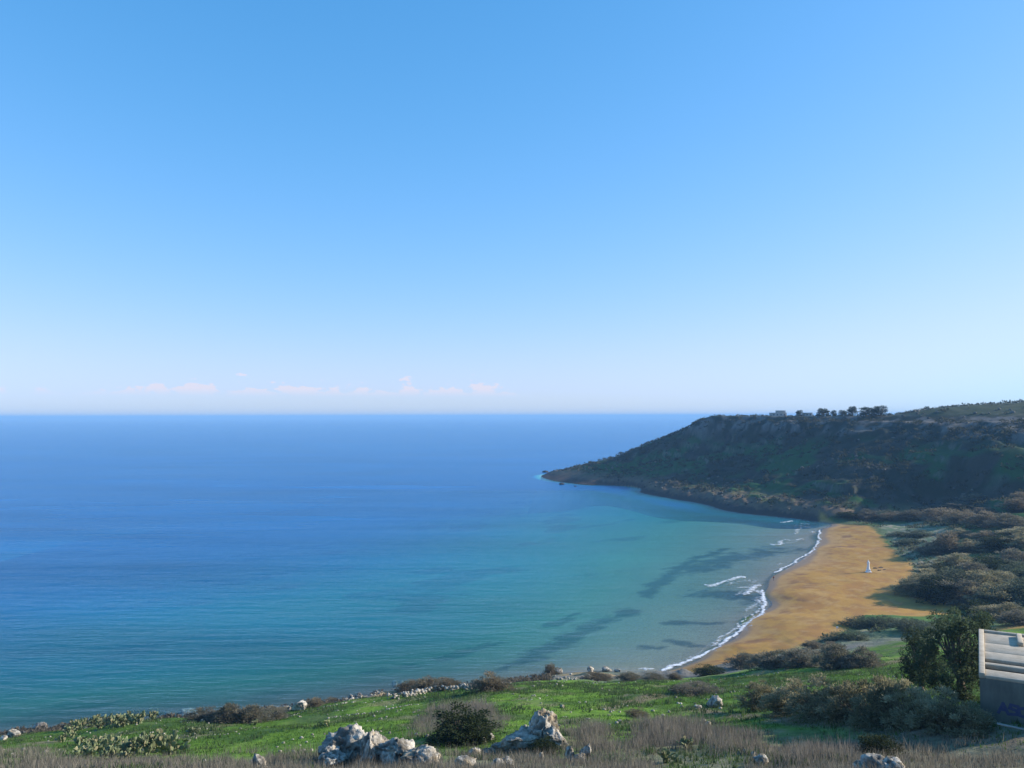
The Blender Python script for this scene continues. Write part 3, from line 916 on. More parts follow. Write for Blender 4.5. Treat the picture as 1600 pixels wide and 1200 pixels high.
FOAM = [([(1027, 1049), (1045, 1045), (1067, 1036), (1100, 1022), (1125, 1011), (1142, 996), (1157, 985), (1175, 972), (1190, 960), (1197, 947), (1194, 932), (1188, 922)], 1.0, .16, .62),
        ([(1045, 1042), (1067, 1031), (1098, 1015), (1120, 1000)], .6, .1, .4),
        ([(1100, 915), (1110, 917), (1125, 911), (1140, 907), (1160, 902), (1168, 903)], 1.5, .3, .62),
        ([(1159, 931), (1167, 926), (1178, 919), (1184, 914)], 1.5, .3, .6),
        ([(1152, 919), (1168, 918), (1180, 921), (1190, 930)], 1.8, .1, .36),
        ([(1176, 940), (1188, 938), (1194, 933)], 1.6, .2, .5),
        ([(1168, 905), (1190, 906), (1203, 908)], .9, .05, .3),
        ([(1160, 977), (1180, 963), (1190, 950)], 1.1, .1, .45),
        ([(1212, 896), (1232, 885), (1247, 875), (1265, 864), (1277, 852), (1281, 840), (1281, 828)], .9, .12, .60),
        ([(1204, 851), (1212, 852), (1219, 851), (1222, 845)], 1.3, .3, .6),
        ([(1222, 843), (1240, 845), (1256, 841)], 1.6, .1, .36),
        ([(1221, 817), (1230, 816), (1237, 814)], 1.6, .3, .62),
        ([(1247, 819), (1258, 819), (1266, 820)], 1.5, .25, .55),
        ([(1243, 835), (1247, 828), (1252, 825)], 1.4, .2, .52),
        ([(1218, 834), (1235, 834), (1244, 834)], .9, .1, .4),
        ([(1264, 832), (1270, 833), (1268, 830)], 1.4, .2, .5),
        ([(995, 1046), (1005, 1044), (1015, 1047), (1026, 1045)], .9, .2, .6),
        ([(1217, 883), (1224, 880)], 1.0, .2, .5),
        ([(1062, 1040), (1095, 1026), (1122, 1013), (1140, 998), (1158, 986), (1178, 971), (1192, 957), (1198, 940)], 2.2, .03, .24), ([(1222, 893), (1245, 879), (1266, 866), (1279, 850), (1283, 832)], 2.4, .03, .24), ([(1110, 1010), (1130, 996), (1150, 980), (1172, 962)], 1.0, .1, .34),
        ([(1130, 914), (1150, 909), (1172, 907), (1188, 912)], 3.2, .05, .26), ([(1165, 955), (1180, 945), (1190, 938)], 2.6, .05, .3), ([(1105, 1012), (1122, 1004), (1135, 992)], 2.0, .05, .26),
        ([(1225, 850), (1245, 846), (1262, 842)], 3.0, .05, .26), ([(1236, 822), (1252, 822), (1268, 824)], 3.0, .05, .26), ([(1150, 930), (1165, 922), (1178, 912)], 2.4, .05, .28)]
for i, (pts, w, h, d) in enumerate(FOAM):
    foam(pts, w, h, 300 + i, d)

# ------------------------------------------------------------------ the flat-roofed building on the right
def boxv(x0, x1, y0, y1, z0, z1):
    v = [(x, y, z) for z in (z0, z1) for y in (y0, y1) for x in (x0, x1)]
    f = [0, 2, 3, 1, 4, 5, 7, 6, 0, 1, 5, 4, 2, 6, 7, 3, 0, 4, 6, 2, 1, 3, 7, 5]
    return v, f


def box(name, x0, x1, y0, y1, z0, z1, mat, parent=None, bevel=.02):
    v, f = boxv(x0, x1, y0, y1, z0, z1)
    o = link(name, mesh_np(name, v, f, [4] * 6), mat, parent)
    if bevel:
        b = o.modifiers.new('bevel', 'BEVEL'); b.width = bevel; b.segments = 2
    return o


def plaster(name, a, b, scale=1.6, streak=True):
    m, nt, bs = nmat(name)
    tc_ = node(nt, 'ShaderNodeTexCoord'); mp = node(nt, 'ShaderNodeMapping'); mp.inputs['Scale'].default_value = (1, 1, .35 if streak else 1)
    nt.links.new(tc_.outputs['Object'], mp.inputs['Vector'])
    n = node(nt, 'ShaderNodeTexNoise'); n.inputs['Scale'].default_value = scale; n.inputs['Detail'].default_value = 9; n.inputs['Roughness'].default_value = .65
    nt.links.new(mp.outputs[0], n.inputs['Vector'])
    r = node(nt, 'ShaderNodeValToRGB'); r.color_ramp.elements[0].position = .33; r.color_ramp.elements[0].color = (*a, 1); r.color_ramp.elements[1].position = .66; r.color_ramp.elements[1].color = (*b, 1)
    nt.links.new(n.outputs[0], r.inputs[0]); nt.links.new(r.outputs[0], bs.inputs['Base Color']); bs.inputs['Roughness'].default_value = .9
    bp = node(nt, 'ShaderNodeBump'); bp.inputs['Strength'].default_value = .4; bp.inputs['Distance'].default_value = .04
    nt.links.new(n.outputs[0], bp.inputs['Height']); nt.links.new(bp.outputs[0], bs.inputs['Normal'])
    return m


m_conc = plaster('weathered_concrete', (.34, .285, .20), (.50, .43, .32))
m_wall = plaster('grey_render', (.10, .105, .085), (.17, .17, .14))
m_dark = plaster('dark_gap_concrete', (.07, .06, .055), (.15, .13, .12))  # shade of the roof gaps put into the colour; also the dark joints
m_blue = plaster('blue_spray_paint', (.05, .055, .14), (.08, .085, .15), 6, False)
m_wood = plaster('bleached_timber', (.24, .22, .19), (.36, .33, .28), 4, False)

FL_ = PY(1530.5, 1054, 50.0); BL_ = PY(1530, 986, 60.1)
u_side = Vector((BL_[0] - FL_[0], BL_[1] - FL_[1], 0)); SIDE = u_side.length
ang = math.atan2(u_side.y, u_side.x) - math.pi / 2
bz = FL_[2]
bld = empty('flat_roofed_building', (FL_[0], FL_[1], bz - 3.4), rz=ang)
tag(bld, 'derelict grey concrete building with flat ribbed roof and blue graffiti beside the dark tree', 'building')
LEN = 13.0; H0 = 3.4
tk = .32
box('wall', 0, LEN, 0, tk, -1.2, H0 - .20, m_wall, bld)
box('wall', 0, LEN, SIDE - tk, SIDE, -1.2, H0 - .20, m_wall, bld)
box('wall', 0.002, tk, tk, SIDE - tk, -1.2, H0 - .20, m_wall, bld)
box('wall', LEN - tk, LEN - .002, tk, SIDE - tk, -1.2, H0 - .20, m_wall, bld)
box('floor', tk, LEN - tk, tk, SIDE - tk, H0 - 1.1, H0 - 1.0, m_dark, bld, 0)  # dark sheet hung under the roof to make the open gaps read shaded
def rf(b0, b1): return SIDE * (1 - b1), SIDE * (1 - b0)
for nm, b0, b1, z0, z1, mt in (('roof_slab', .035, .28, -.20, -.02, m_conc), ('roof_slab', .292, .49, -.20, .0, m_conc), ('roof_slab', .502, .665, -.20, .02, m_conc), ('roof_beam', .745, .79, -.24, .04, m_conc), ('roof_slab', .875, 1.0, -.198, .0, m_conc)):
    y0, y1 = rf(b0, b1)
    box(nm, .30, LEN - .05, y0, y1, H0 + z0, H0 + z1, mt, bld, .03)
for b in (.286, .496):
    y0, y1 = rf(b - .006, b + .006)
    box('roof_joint', .31, LEN - .06, y0, y1, H0 - .20, H0 - .10, m_dark, bld, 0)
box('parapet', -.04, .30, -.03, SIDE + .02, H0 - .198, H0 + .13, m_conc, bld, .04)
box('parapet', .302, LEN - .05, SIDE - .36, SIDE + .01, H0 - .198, H0 + .12, m_conc, bld, .04)
y0, y1 = rf(.05, .285)
box('roof_beam', 2.3, 2.62, y0, y1, H0 - .018, H0 + .26, m_conc, bld, .04)
# graffiti: fat blue letters sprayed along the wall, hardly readable
gv, gf = [], []
def stroke(pts, w=.09):
    for (ax, az), (bx, bz_) in zip(pts[:-1], pts[1:]):
        dx, dz = bx - ax, bz_ - az; l = math.hypot(dx, dz) or 1; ox, oz = -dz / l * w / 2, dx / l * w / 2
        ex, ez = dx / l * w * .4, dz / l * w * .4
        b = len(gv)
        k = len(gv) // 4 * .0004
        gv.extend([(ax + ox - ex, -.006 - k, az + oz - ez), (ax - ox - ex, -.006 - k, az - oz - ez), (bx - ox + ex, -.006 - k, bz_ - oz + ez), (bx + ox + ex, -.006 - k, bz_ + oz + ez)])
        gf.append((b, b + 1, b + 2, b + 3))
GL = {'A': [[(0, 0), (.2, .6), (.4, 0)], [(.08, .22), (.34, .22)]], 'S': [[(.4, .55), (.1, .6), (.05, .38), (.35, .28), (.36, .05), (0, 0)]], 'M': [[(0, 0), (.05, .6), (.22, .2), (.4, .6), (.46, 0)]], 'U': [[(0, .6), (.04, .08), (.2, 0), (.36, .08), (.4, .6)]], 'O': [[(.05, .1), (.0, .5), (.3, .6), (.42, .3), (.3, 0), (.05, .1)]]}
xo = .95
for ch in 'ASOMUSOA':
    for st in GL[ch]: stroke([(xo + a * 1.25, H0 - 2.15 + b * .95 + .05 * math.sin(xo * 9)) for a, b in st], .17)
    xo += .52
link('graffiti', mesh_np('graffiti', gv, np.array(gf).ravel(), [4] * len(gf)), m_blue, bld)
p = hit(1592, 1146)
pl = link('plank', mesh_np('plank', *boxv(-1.1, 1.1, -.09, .09, -.025, .025), [4] * 6), m_wood)
pl.location = (p.x, p.y, p.z + .28); pl.rotation_euler = (.15, .12, -.35)
tag(pl, 'bleached timber plank lying in the shade below the graffiti wall', 'plank')

# ------------------------------------------------------------------ tree beside it
def tree_mesh(seed, n_limb=15, per=1100, tone=((.10, .135, .07), (.035, .05, .025)), wide=.5, leaf=1.0):
    r = np.random.default_rng(seed)
    P, D, Cm = [], [], []
    for k in range(n_limb * 5):
        a = r.uniform(0, 6.283); h = r.uniform(.10, .93)
        rad = wide * math.sqrt(max(.05, 1 - ((h - .40) / .60) ** 2)) * r.uniform(.35, 1.0)
        c = np.array([math.cos(a) * rad, math.sin(a) * rad, h]); s = r.uniform(.055, .12)
        n = per // 5
        off = unit(r.normal(size=(n, 3))) * (r.uniform(.3, 1, (n, 1)) ** .5) * s * np.array([1.15, 1.15, .8])
        P.append(c + off); D.append(unit(unit(off) + np.array([0, 0, .35]) + r.normal(size=(n, 3)) * .4))
        Cm.append(np.clip(r.uniform(0, 1) * .6 + r.uniform(0, .4, n), 0, 1))
    P, D, Cm = np.concatenate(P), np.concatenate(D), np.concatenate(Cm)
    v, f, t = leaf_quads(P, D, leaf * r.uniform(.022, .045, len(P)), leaf * r.uniform(.008, .018, len(P)), .15, r)
    me = mesh_np('crown', v, f, t)
    c = np.array(tone[0])[None] + (np.array(tone[1]) - np.array(tone[0]))[None] * Cm[:, None]
    col_attr(me, 'tint', np.repeat(c, 4, 0))
    return me


TREES = [tree_mesh(400 + k) for k in range(2)]
FARCROWN = [tree_mesh(410 + k, 10, 160, ((.05, .065, .03), (.025, .035, .018)), .5, 3.2) for k in range(3)]
TRUNKS = [stems_mesh('trunk', 420 + k, 9, .72, .022, .3, .22) for k in range(2)]


def tree(name, x, y, z, w, h, crown, label, group=None, rz=0.0):
    root = empty(name, (x, y, z), rz)
    tag(root, label, 'tree', group)
    c = link('crown', crown, m_leaf, root); c.scale = (w, w, h)
    t = link('trunk', TRUNKS[int(abs(x)) % 2], m_bark, root); t.scale = (w, w, h)
    return root


p = hit(1503, 1094)
tree('olive_tree', p.x, p.y, p.z - .2, px_m(128, p.y), px_m(146, p.y), TREES[0], 'dark green spreading tree standing left of the concrete building', rz=.6)
p = hit(1452, 1080)
tree('olive_tree', p.x, p.y + 1.5, p.z - .2, px_m(70, p.y), px_m(92, p.y), TREES[1], 'smaller dark tree crowding the left side of the spreading tree', rz=2.0)

# ------------------------------------------------------------------ shrubs
ORD = ['first', 'second', 'third', 'fourth', 'fifth', 'sixth', 'seventh', 'eighth', 'ninth', 'tenth', 'eleventh', 'twelfth', 'thirteenth', 'fourteenth', 'fifteenth', 'sixteenth', 'seventeenth', 'eighteenth', 'nineteenth', 'twentieth']
def rows(lst, cuts):
    '''each item with its row (0 = nearest the viewer) and its rank from the left in that row'''
    out = []
    for it in lst:
        r_ = sum(it[1] < c for c in cuts)
        out.append((it, r_, sorted(q[0] for q in lst if sum(q[1] < c for c in cuts) == r_).index(it[0])))
    return out


HEDGE = [(1192, 1108, 72, 40, 'leftmost low brown shrub of the hedge row on the green slope'), (1236, 1114, 84, 52, 'second shrub from the left in the hedge row on the green slope'),
         (1284, 1120, 92, 60, 'third shrub from the left in the hedge row on the green slope'), (1332, 1126, 96, 68, 'fourth shrub from the left in the hedge row, tall and olive brown'),
         (1382, 1131, 96, 72, 'tallest olive brown shrub in the middle of the hedge row'), (1430, 1136, 94, 70, 'third shrub from the right in the hedge row by the building'),
         (1478, 1140, 88, 60, 'second shrub from the right in the hedge row by the building'), (1522, 1144, 70, 46, 'rightmost low shrub of the hedge row, against the graffiti wall')]
for a in HEDGE:
    shrub('hedge_shrub', a[0], a[1], a[2] * .96, a[3], 'olive', a[4], 'hedge row of shrubs on the green slope')
BAND = [(1165, 1043, 56, 20, 'leftmost low grey shrub of the band above the sand'), (1208, 1044, 64, 28, 'second grey shrub from the left in the band beside the sand'), (1258, 1043, 66, 31, 'middle grey shrub of the band between green slope and dune'),
        (1306, 1043, 66, 33, 'second grey shrub from the right in the band below the dune'), (1348, 1042, 60, 30, 'rightmost grey shrub of the band below the dune')]
for a in BAND:
    shrub('scrub_shrub', *a[:4], 'twiggy', a[4], 'grey scrub band between slope and sand')
shrub('scrub_shrub', 1110, 1054, 50, 14, 'dark', 'low dark foliage added as scrub shadow at the beach foot, left of the grey band')  # dark shrub put where the neighbouring bush casts its shadow
for px, py, w, h, k, l in ((985, 1064, 40, 11, 'twiggy', 'low grey shrub on the bank just left of the surf end'), (1022, 1063, 38, 10, 'twiggy', 'low grey shrub at the top of the grass below the surf end'), (935, 1063, 44, 10, 'brown', 'low brown shrub on the rubble bank by the bare earth'), (1055, 1061, 26, 8, 'brown', 'tiny brown shrub where the grass meets the near tip of the sand')):
    shrub('scrub_shrub', px, py, w, h, k, l)
shrub('dark_bush', 722, 1163, 108, 58, 'dark', 'big dark evergreen bush between the two limestone outcrops')
shrub('dark_bush', 852, 1176, 46, 24, 'dark', 'low green bush in front of the peaked limestone outcrop')
shrub('brown_shrub', 768, 1079, 58, 26, 'brown', 'round brown shrub at the end of the rubble wall casting a long shadow')
for px, py, w, h, l in ((640, 1080, 40, 16, 'leftmost low brown shrub behind the rubble wall'), (668, 1079, 48, 20, 'middle low brown shrub behind the rubble wall'), (698, 1077, 44, 17, 'right low brown shrub behind the rubble wall')):
    shrub('brown_shrub', px, py, w, h, 'brown', l, 'low shrubs behind the rubble wall')
shrub('brown_shrub', 861, 1054, 24, 17, 'brown', 'small dark brown shrub on the shore beside a white block')
for px, py, w, h, l in ((318, 1128, 48, 22, 'leftmost grey shrub of the scrub strip on the left shore'), (356, 1130, 52, 28, 'second grey shrub of the scrub strip on the left shore'), (392, 1129, 52, 28, 'third grey shrub of the scrub strip on the left shore'), (428, 1126, 46, 22, 'rightmost grey shrub of the scrub strip on the left shore')):
    shrub('scrub_shrub', px, py, w, h, 'twiggy', l, 'grey scrub strip on the left shore')
for px, py, w, h, l in ((492, 1104, 26, 13, 'small reddish brown shrub right of the brown shore boulder'), (517, 1100, 24, 10, 'low shrub second to the right of the brown shore boulder')):
    shrub('brown_shrub', px, py, w, h, 'brown', l)
shrub('scrub_shrub', 995, 1122, 34, 14, 'brown', 'small brown tussock shrub alone on the grass above the dry stalks')
shrub('dark_bush', 1375, 1184, 70, 34, 'dark', 'dark bush behind the pitted rock at the bottom right')
shrub('dark_bush', 1056, 1080, 22, 9, 'dark', 'tiny dark bush on the grass left of the mossy boulder')
shrub('scrub_shrub', 1090, 1084, 70, 15, 'twiggy', 'low grey scrub on the grass above the mossy boulder')
# dune scrub between the sand and the tree
for i, ((px, py, w, h, k), r_, k_) in enumerate(rows(((1345, 978, 50, 14, 'sage'), (1385, 980, 56, 15, 'sage'), (1425, 984, 56, 16, 'sage'), (1305, 1002, 40, 12, 'sage'), (1335, 1000, 44, 14, 'sage'), (1270, 1012, 30, 10, 'brown'), (1455, 990, 50, 16, 'sage'), (1300, 1014, 34, 10, 'brown')), (995, ))):
    shrub('dune_shrub', px, py, w, h, k, ORD[k_] + ' low shrub from left in the ' + ('nearer', 'farther')[r_] + ' row on the dune', 'dune shrubs', parts=False)
# thicket behind the beach
TH = [(1432, 928, 66, 36), (1468, 936, 78, 42), (1510, 940, 84, 44), (1450, 915, 64, 32), (1490, 922, 84, 42), (1532, 925, 84, 42), (1476, 902, 60, 26), (1520, 905, 70, 30), (1555, 945, 80, 42), (1592, 940, 80, 40), (1570, 968, 84, 34), (1530, 962, 60, 28), (1600, 975, 70, 28), (1565, 918, 70, 32), (1600, 905, 70, 32), (1500, 885, 64, 24), (1545, 890, 70, 28), (1590, 880, 70, 28), (1460, 892, 46, 18), (1615, 935, 70, 36)]
for i, ((px, py, w, h), r_, k_) in enumerate(rows(TH, (923, 908))):
    shrub('thicket_bush', px, py, w * .94, h * .8, ('olive', 'dark', 'twiggy', 'olive', 'sage')[i % 5], ORD[k_] + ' bush from the left in the ' + ('nearest', 'middle', 'farthest')[r_] + ' thicket row beside the sand', 'thicket behind the beach', 'bush', parts=False)
TH2 = [(1482, 862, 58, 40, 'brown'), (1455, 866, 40, 22, 'twiggy'), (1520, 862, 60, 24, 'olive'), (1560, 858, 60, 26, 'dark'), (1600, 855, 60, 28, 'olive'), (1540, 842, 50, 16, 'brown'), (1590, 838, 60, 18, 'olive'), (1500, 838, 40, 14, 'olive'), (1440, 838, 44, 12, 'sage'), (1420, 850, 36, 10, 'sage'), (1405, 838, 34, 9, 'sage')]
for i, ((px, py, w, h, k), r_, k_) in enumerate(rows(TH2, (850,))):
    shrub('valley_bush', px, py, w * .92, h * .78, k, ORD[k_] + ' bush from the left in the ' + ('nearer', 'farther')[r_] + ' row by the pale dune patch', 'bushes on the valley floor', 'bush', parts=False)
TH3 = [(1325, 810, 40, 12, 'dark'), (1355, 812, 46, 20, 'twiggy'), (1395, 812, 50, 18, 'brown'), (1430, 812, 56, 18, 'twiggy'), (1470, 812, 60, 24, 'brown'), (1505, 816, 60, 26, 'brown'), (1545, 820, 64, 26, 'brown'), (1580, 822, 60, 26, 'twiggy'), (1500, 796, 50, 14, 'twiggy'), (1540, 804, 50, 12, 'brown'), (1590, 800, 50, 20, 'brown'), (1595, 782, 34, 16, 'brown'), (1525, 782, 40, 12, 'brown'), (1450, 800, 40, 8, 'brown')]
for i, ((px, py, w, h, k), r_, k_) in enumerate(rows(TH3, (806,))):
    shrub('valley_bush', px, py, w * .92, h * .78, k, ORD[k_] + ' bush from the left in the ' + ('nearer', 'farther')[r_] + ' line below the shaded hillside', 'brown bushes below the shaded hillside', 'bush', parts=False)

# ------------------------------------------------------------------ rocks
def outcrop(name, lobes, seed, label, sub=5):
    """one mass of limestone grown from several lobes: (px, py foot, w, h, depth m, lean)"""
    V, F, T = [], [], []; n = 0
    p0 = hit(lobes[0][0], lobes[0][1])
    for i, (px, py, w, h, dp, lean) in enumerate(lobes):
        q = hit(px, py)
        W, H = px_m(w, q.y), px_m(h, q.y)
        v, f, t = rock_verts(seed + i, sub=sub, rough=.5, pits=.20, facet=.8)
        v = v * np.array([W * .54, dp * .5, H * .66])
        v[:, 0] += lean * v[:, 2]
        v[:, 2] += np.where(v[:, 2] > 0, (fbm3(v * 1.1, 3, seed) - .5) * .5, 0)
        v += np.array([q.x - p0.x, q.y - p0.y, q.z - p0.z + H * .34])
        V.append(v); F.append(f + n); T.append(t); n += len(v)
    V, F, T = np.concatenate(V), np.concatenate(F), np.concatenate(T)
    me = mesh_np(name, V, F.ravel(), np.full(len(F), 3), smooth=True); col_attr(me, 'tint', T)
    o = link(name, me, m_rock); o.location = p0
    return tag(o, label, 'rock')


outcrop('limestone_outcrop', [(550, 1194, 92, 54, 3.4, .1), (586, 1193, 56, 48, 3.0, .05), (620, 1196, 78, 46, 3.0, -.15), (660, 1200, 66, 30, 2.6, -.2), (518, 1198, 50, 26, 2.4, .2)], 500, 'largest pitted limestone outcrop at the bottom, left side in deep shade')
outcrop('limestone_outcrop', [(848, 1168, 58, 52, 2.6, .1), (820, 1172, 80, 36, 2.6, .35), (868, 1170, 46, 30, 2.2, -.3), (792, 1176, 54, 18, 2.0, .2)], 520, 'peaked limestone outcrop with sunlit right face at the bottom centre')
outcrop('limestone_outcrop', [(1378, 1204, 50, 22, 2.0, .0), (1400, 1206, 40, 16, 1.6, -.2), (1350, 1206, 40, 14, 1.6, .1)], 540, 'pitted grey rock among dry stalks at the bottom right', 4)
BL = [(891, 1187, 20, 26, 600, 'pointed stone right of the peaked outcrop, left of a pair'), (916, 1184, 24, 26, 601, 'pointed stone right of the peaked outcrop, right of a pair'), (905, 1192, 30, 14, 602, 'low stone in front of the pair of pointed stones'),
      (845, 1189, 11, 15, 603, 'small white upright stone in the dry grass below the peaked outcrop'), (724, 1199, 46, 22, 604, 'pale stone at the bottom edge right of the largest outcrop'), (740, 1181, 30, 12, 605, 'low pale stone below the big dark bush'), (764, 1178, 26, 10, 606, 'small pale stone below and right of the big dark bush'),
      (778, 1201, 34, 16, 607, 'pale broken stone at the bottom edge under the peaked outcrop'), (795, 1196, 24, 14, 608, 'light stone left of the small upright stone'), (404, 1203, 32, 24, 609, 'pale stone at the bottom edge left of the largest outcrop'),
      (766, 1157, 16, 12, 610, 'grey stone at the shaded left end of the peaked outcrop'), (757, 1162, 8, 12, 611, 'thin pale stone beside the dark bush'), (1177, 1186, 12, 14, 612, 'white stone standing at the right end of the small green patch'), (1190, 1196, 30, 16, 613, 'flat grey stone at the bottom right of the green patch'),
      (1155, 1180, 8, 10, 614, 'left one of two tiny white stones above the green patch'), (1164, 1179, 7, 9, 615, 'right one of two tiny white stones above the green patch'), (1117, 1105, 36, 20, 616, 'mossy boulder with sunlit right side on the green slope'), (1090, 1107, 17, 6, 617, 'flat white stone left of the mossy boulder'),
      (878, 1106, 9, 6, 618, 'lone white stone on the grass above the peaked outcrop'), (968, 1129, 8, 6, 619, 'small white stone on the grass above the dry stalks'), (1106, 1135, 14, 9, 620, 'yellowish stone at the top of the dry stalks'),
      (20, 1152, 28, 15, 621, 'yellow lit boulder at the waterline on the far left'), (62, 1142, 24, 14, 622, 'dark boulder with white cap standing in the water at left'), (5, 1157, 18, 8, 623, 'low pale boulder at the left edge of the shore'), (468, 1109, 30, 18, 624, 'brown boulder with white top on the shore'), (446, 1112, 20, 11, 625, 'dark boulder left of the brown shore boulder'),
      (617, 1074, 13, 11, 626, 'left one of two white shore boulders by the bare bank'), (628, 1073, 11, 11, 627, 'right one of two white shore boulders by the bare bank'), (873, 1053, 13, 11, 628, 'white block on the shore beside the small dark shrub'), (948, 1049, 20, 9, 629, 'dark shore rock with a white spot near the surf'), (965, 1050, 14, 6, 630, 'dark low rock next to the surf end'), (923, 1049, 14, 9, 631, 'dark upright shore rock left of the white spotted one'),
      (290, 1118, 34, 10, 632, 'long pale rock on the grassy crest right of the cacti'), (262, 1119, 16, 9, 633, 'short pale rock on the grassy crest beside the cacti'), (316, 1130, 12, 7, 634, 'small pale rock at the left end of the scrub strip'), (548, 1092, 12, 8, 635, 'dark shore rock left of the bare bank'), (562, 1090, 14, 8, 636, 'dark shore rock nearest the bare bank on its left'), (588, 1084, 8, 6, 637, 'small white rock at the left tip of the bare bank')]
for px, py, w, h, sd, lb in BL:
    boulder('boulder', px, py, w, h, sd, lb, sub=4 if w > 18 else 3)


def stones_mesh(name, pts, sizes, seed, tone=1.0, flat=.75):
    """many small stones of one wall or row, joined"""
    v0, f0 = ICO[1]
    r = np.random.default_rng(seed)
    V, F, T = [], [], []
    for i, (p, s) in enumerate(zip(pts, sizes)):
        v = v0 * (1 + r.uniform(-.28, .28, (len(v0), 1))) * np.array([1, r.uniform(.7, 1), flat * r.uniform(.7, 1.1)]) * s * .5
        a = r.uniform(0, 6.28); c, sn = math.cos(a), math.sin(a)
        v = v @ np.array([[c, -sn, 0], [sn, c, 0], [0, 0, 1]]) + np.array(p)
        V.append(v); F.append(f0 + len(v0) * i)
        T.append(np.repeat((np.array([.50, .46, .38]) * r.uniform(.45, 1.15) * tone)[None], len(v0), 0))
    V, F, T = np.concatenate(V), np.concatenate(F), np.concatenate(T)
    me = mesh_np(name, V, F.ravel(), np.full(len(F), 3)); col_attr(me, 'tint', T)
    return me


def stone_line(name, pxs, n, size, spread, layers, label, seed, cat='wall'):
    r = np.random.default_rng(seed)
    P = np.array([hit(*q)[:] for q in pxs]); seg = np.r_[0, np.cumsum(np.hypot(*np.diff(P[:, :2], axis=0).T))]
    s = r.uniform(0, seg[-1], n)
    x = np.interp(s, seg, P[:, 0]) + r.normal(0, spread, n); y = np.interp(s, seg, P[:, 1]) + r.normal(0, spread, n)
    sz = size * r.uniform(.55, 1.4, n)
    z = gfun(x, y)[0] + sz * .12 + r.integers(0, layers, n) * size * .5
    o = empty(name, (float(P[0, 0]), float(P[0, 1]), float(P[0, 2])))
    k = tag(link('stones', stones_mesh('stones', np.c_[x, y, z] - P[0], sz, seed), m_rock, o), kind='stuff')
    return tag(o, label, cat)


stone_line('rubble_wall', [(600, 1094), (640, 1088), (665, 1082), (700, 1079), (740, 1077), (758, 1074)], 230, .55, .45, 3, 'tumbled dry stone wall along the shore edge left of the round shrub', 701)
stone_line('rubble_wall', [(775, 1072), (800, 1066), (830, 1062), (862, 1060)], 90, .5, .5, 2, 'short tumbled stone wall right of the round brown shrub', 702)
stone_line('stone_row', [(436, 1122), (470, 1114), (510, 1105), (556, 1097)], 70, .30, .25, 1, 'thin row of pale stones on the slope below the brown shore boulder', 703, 'stone row')
stone_line('stone_row', [(508, 1124), (560, 1116), (610, 1108), (655, 1101)], 70, .26, .25, 1, 'thin row of pale stones crossing the grass above the largest outcrop', 704, 'stone row')
stone_line('stone_row', [(300, 1150), (340, 1149), (375, 1146), (410, 1135)], 40, .26, .3, 1, 'thin row of pale stones in the grass at left, right of the cacti', 705, 'stone row')
stone_line('rubble_bank', [(880, 1062), (920, 1060), (945, 1058), (965, 1059)], 60, .6, 1.3, 2, 'heap of dark rubble on the shore bank by the bare earth', 706, 'rubble')
stone_line('rubble_bank', [(535, 1096), (560, 1092), (590, 1087)], 60, .6, .8, 2, 'scatter of dark rubble on the shore left of the bare bank', 707, 'rubble')

# ------------------------------------------------------------------ prickly pears
def cactus_mesh(seed, n=46):
    r = np.random.default_rng(seed)
    ring = np.array([(math.sin(a) * (.5 + .06 * math.cos(a)), 0, .5 - .5 * math.cos(a)) for a in np.linspace(0, 2 * math.pi, 11)[:-1]])
    V, F, Lt, T = [], [], [], []
    tips = [(np.array([r.normal(0, .12), r.normal(0, .12), -.05]), unit(np.array([r.normal(0, .35), r.normal(0, .35), 1.0])), 0) for _ in range(7)]
    k = 0
    while k < n and tips:
        base, d, g = tips.pop(0)
        L_ = r.uniform(.24, .36) * (1 - .05 * g); Wd = L_ * r.uniform(.6, .78)
        face = unit(np.cross(d, unit(r.normal(size=3)))); side = np.cross(d, face)
        for s_ in (-1, 1):
            b = len(V)
            V.append(base + d * L_ * .5 + face * s_ * .035)
            for q in ring: V.append(base + side * q[0] * Wd + d * q[2] * L_)
            for j in range(10):
                F.extend((b, b + 1 + j, b + 1 + (j + 1) % 10) if s_ > 0 else (b, b + 1 + (j + 1) % 10, b + 1 + j)); Lt.append(3)
            c = np.array([.27, .32, .17]) * r.uniform(.7, 1.2)
            if r.uniform() < .25: c = np.array([.36, .34, .20])
            T.extend([c] * 11)
        k += 1
        for _ in range(r.integers(1, 4)):
            if g < 5:
                e = r.uniform(-.45, .45)
                tips.append((base + d * L_ * (.97 - abs(e) * .3) + side * e * Wd, unit(d * .8 + side * e * 1.4 + face * r.normal(0, .5) + np.array([0, 0, .25])), g + 1))
    me = mesh_np('prickly_pear', np.array(V), F, Lt); col_attr(me, 'tint', np.array(T))
    return me


CACT = [cactus_mesh(800 + k, 50 + 8 * k) for k in range(5)]
_k = 0
def cactus(px, py, s, label, group=None):
    global _k
    _k += 1
    p = hit(px, py)
    o = link('prickly_pear', CACT[_k % 5], m_leaf)
    o.location = (p.x, p.y, p.z - .05); o.rotation_euler = (0, 0, _k * 1.9); o.scale = (s, s, s)
    tag(o, label, 'cactus', group)


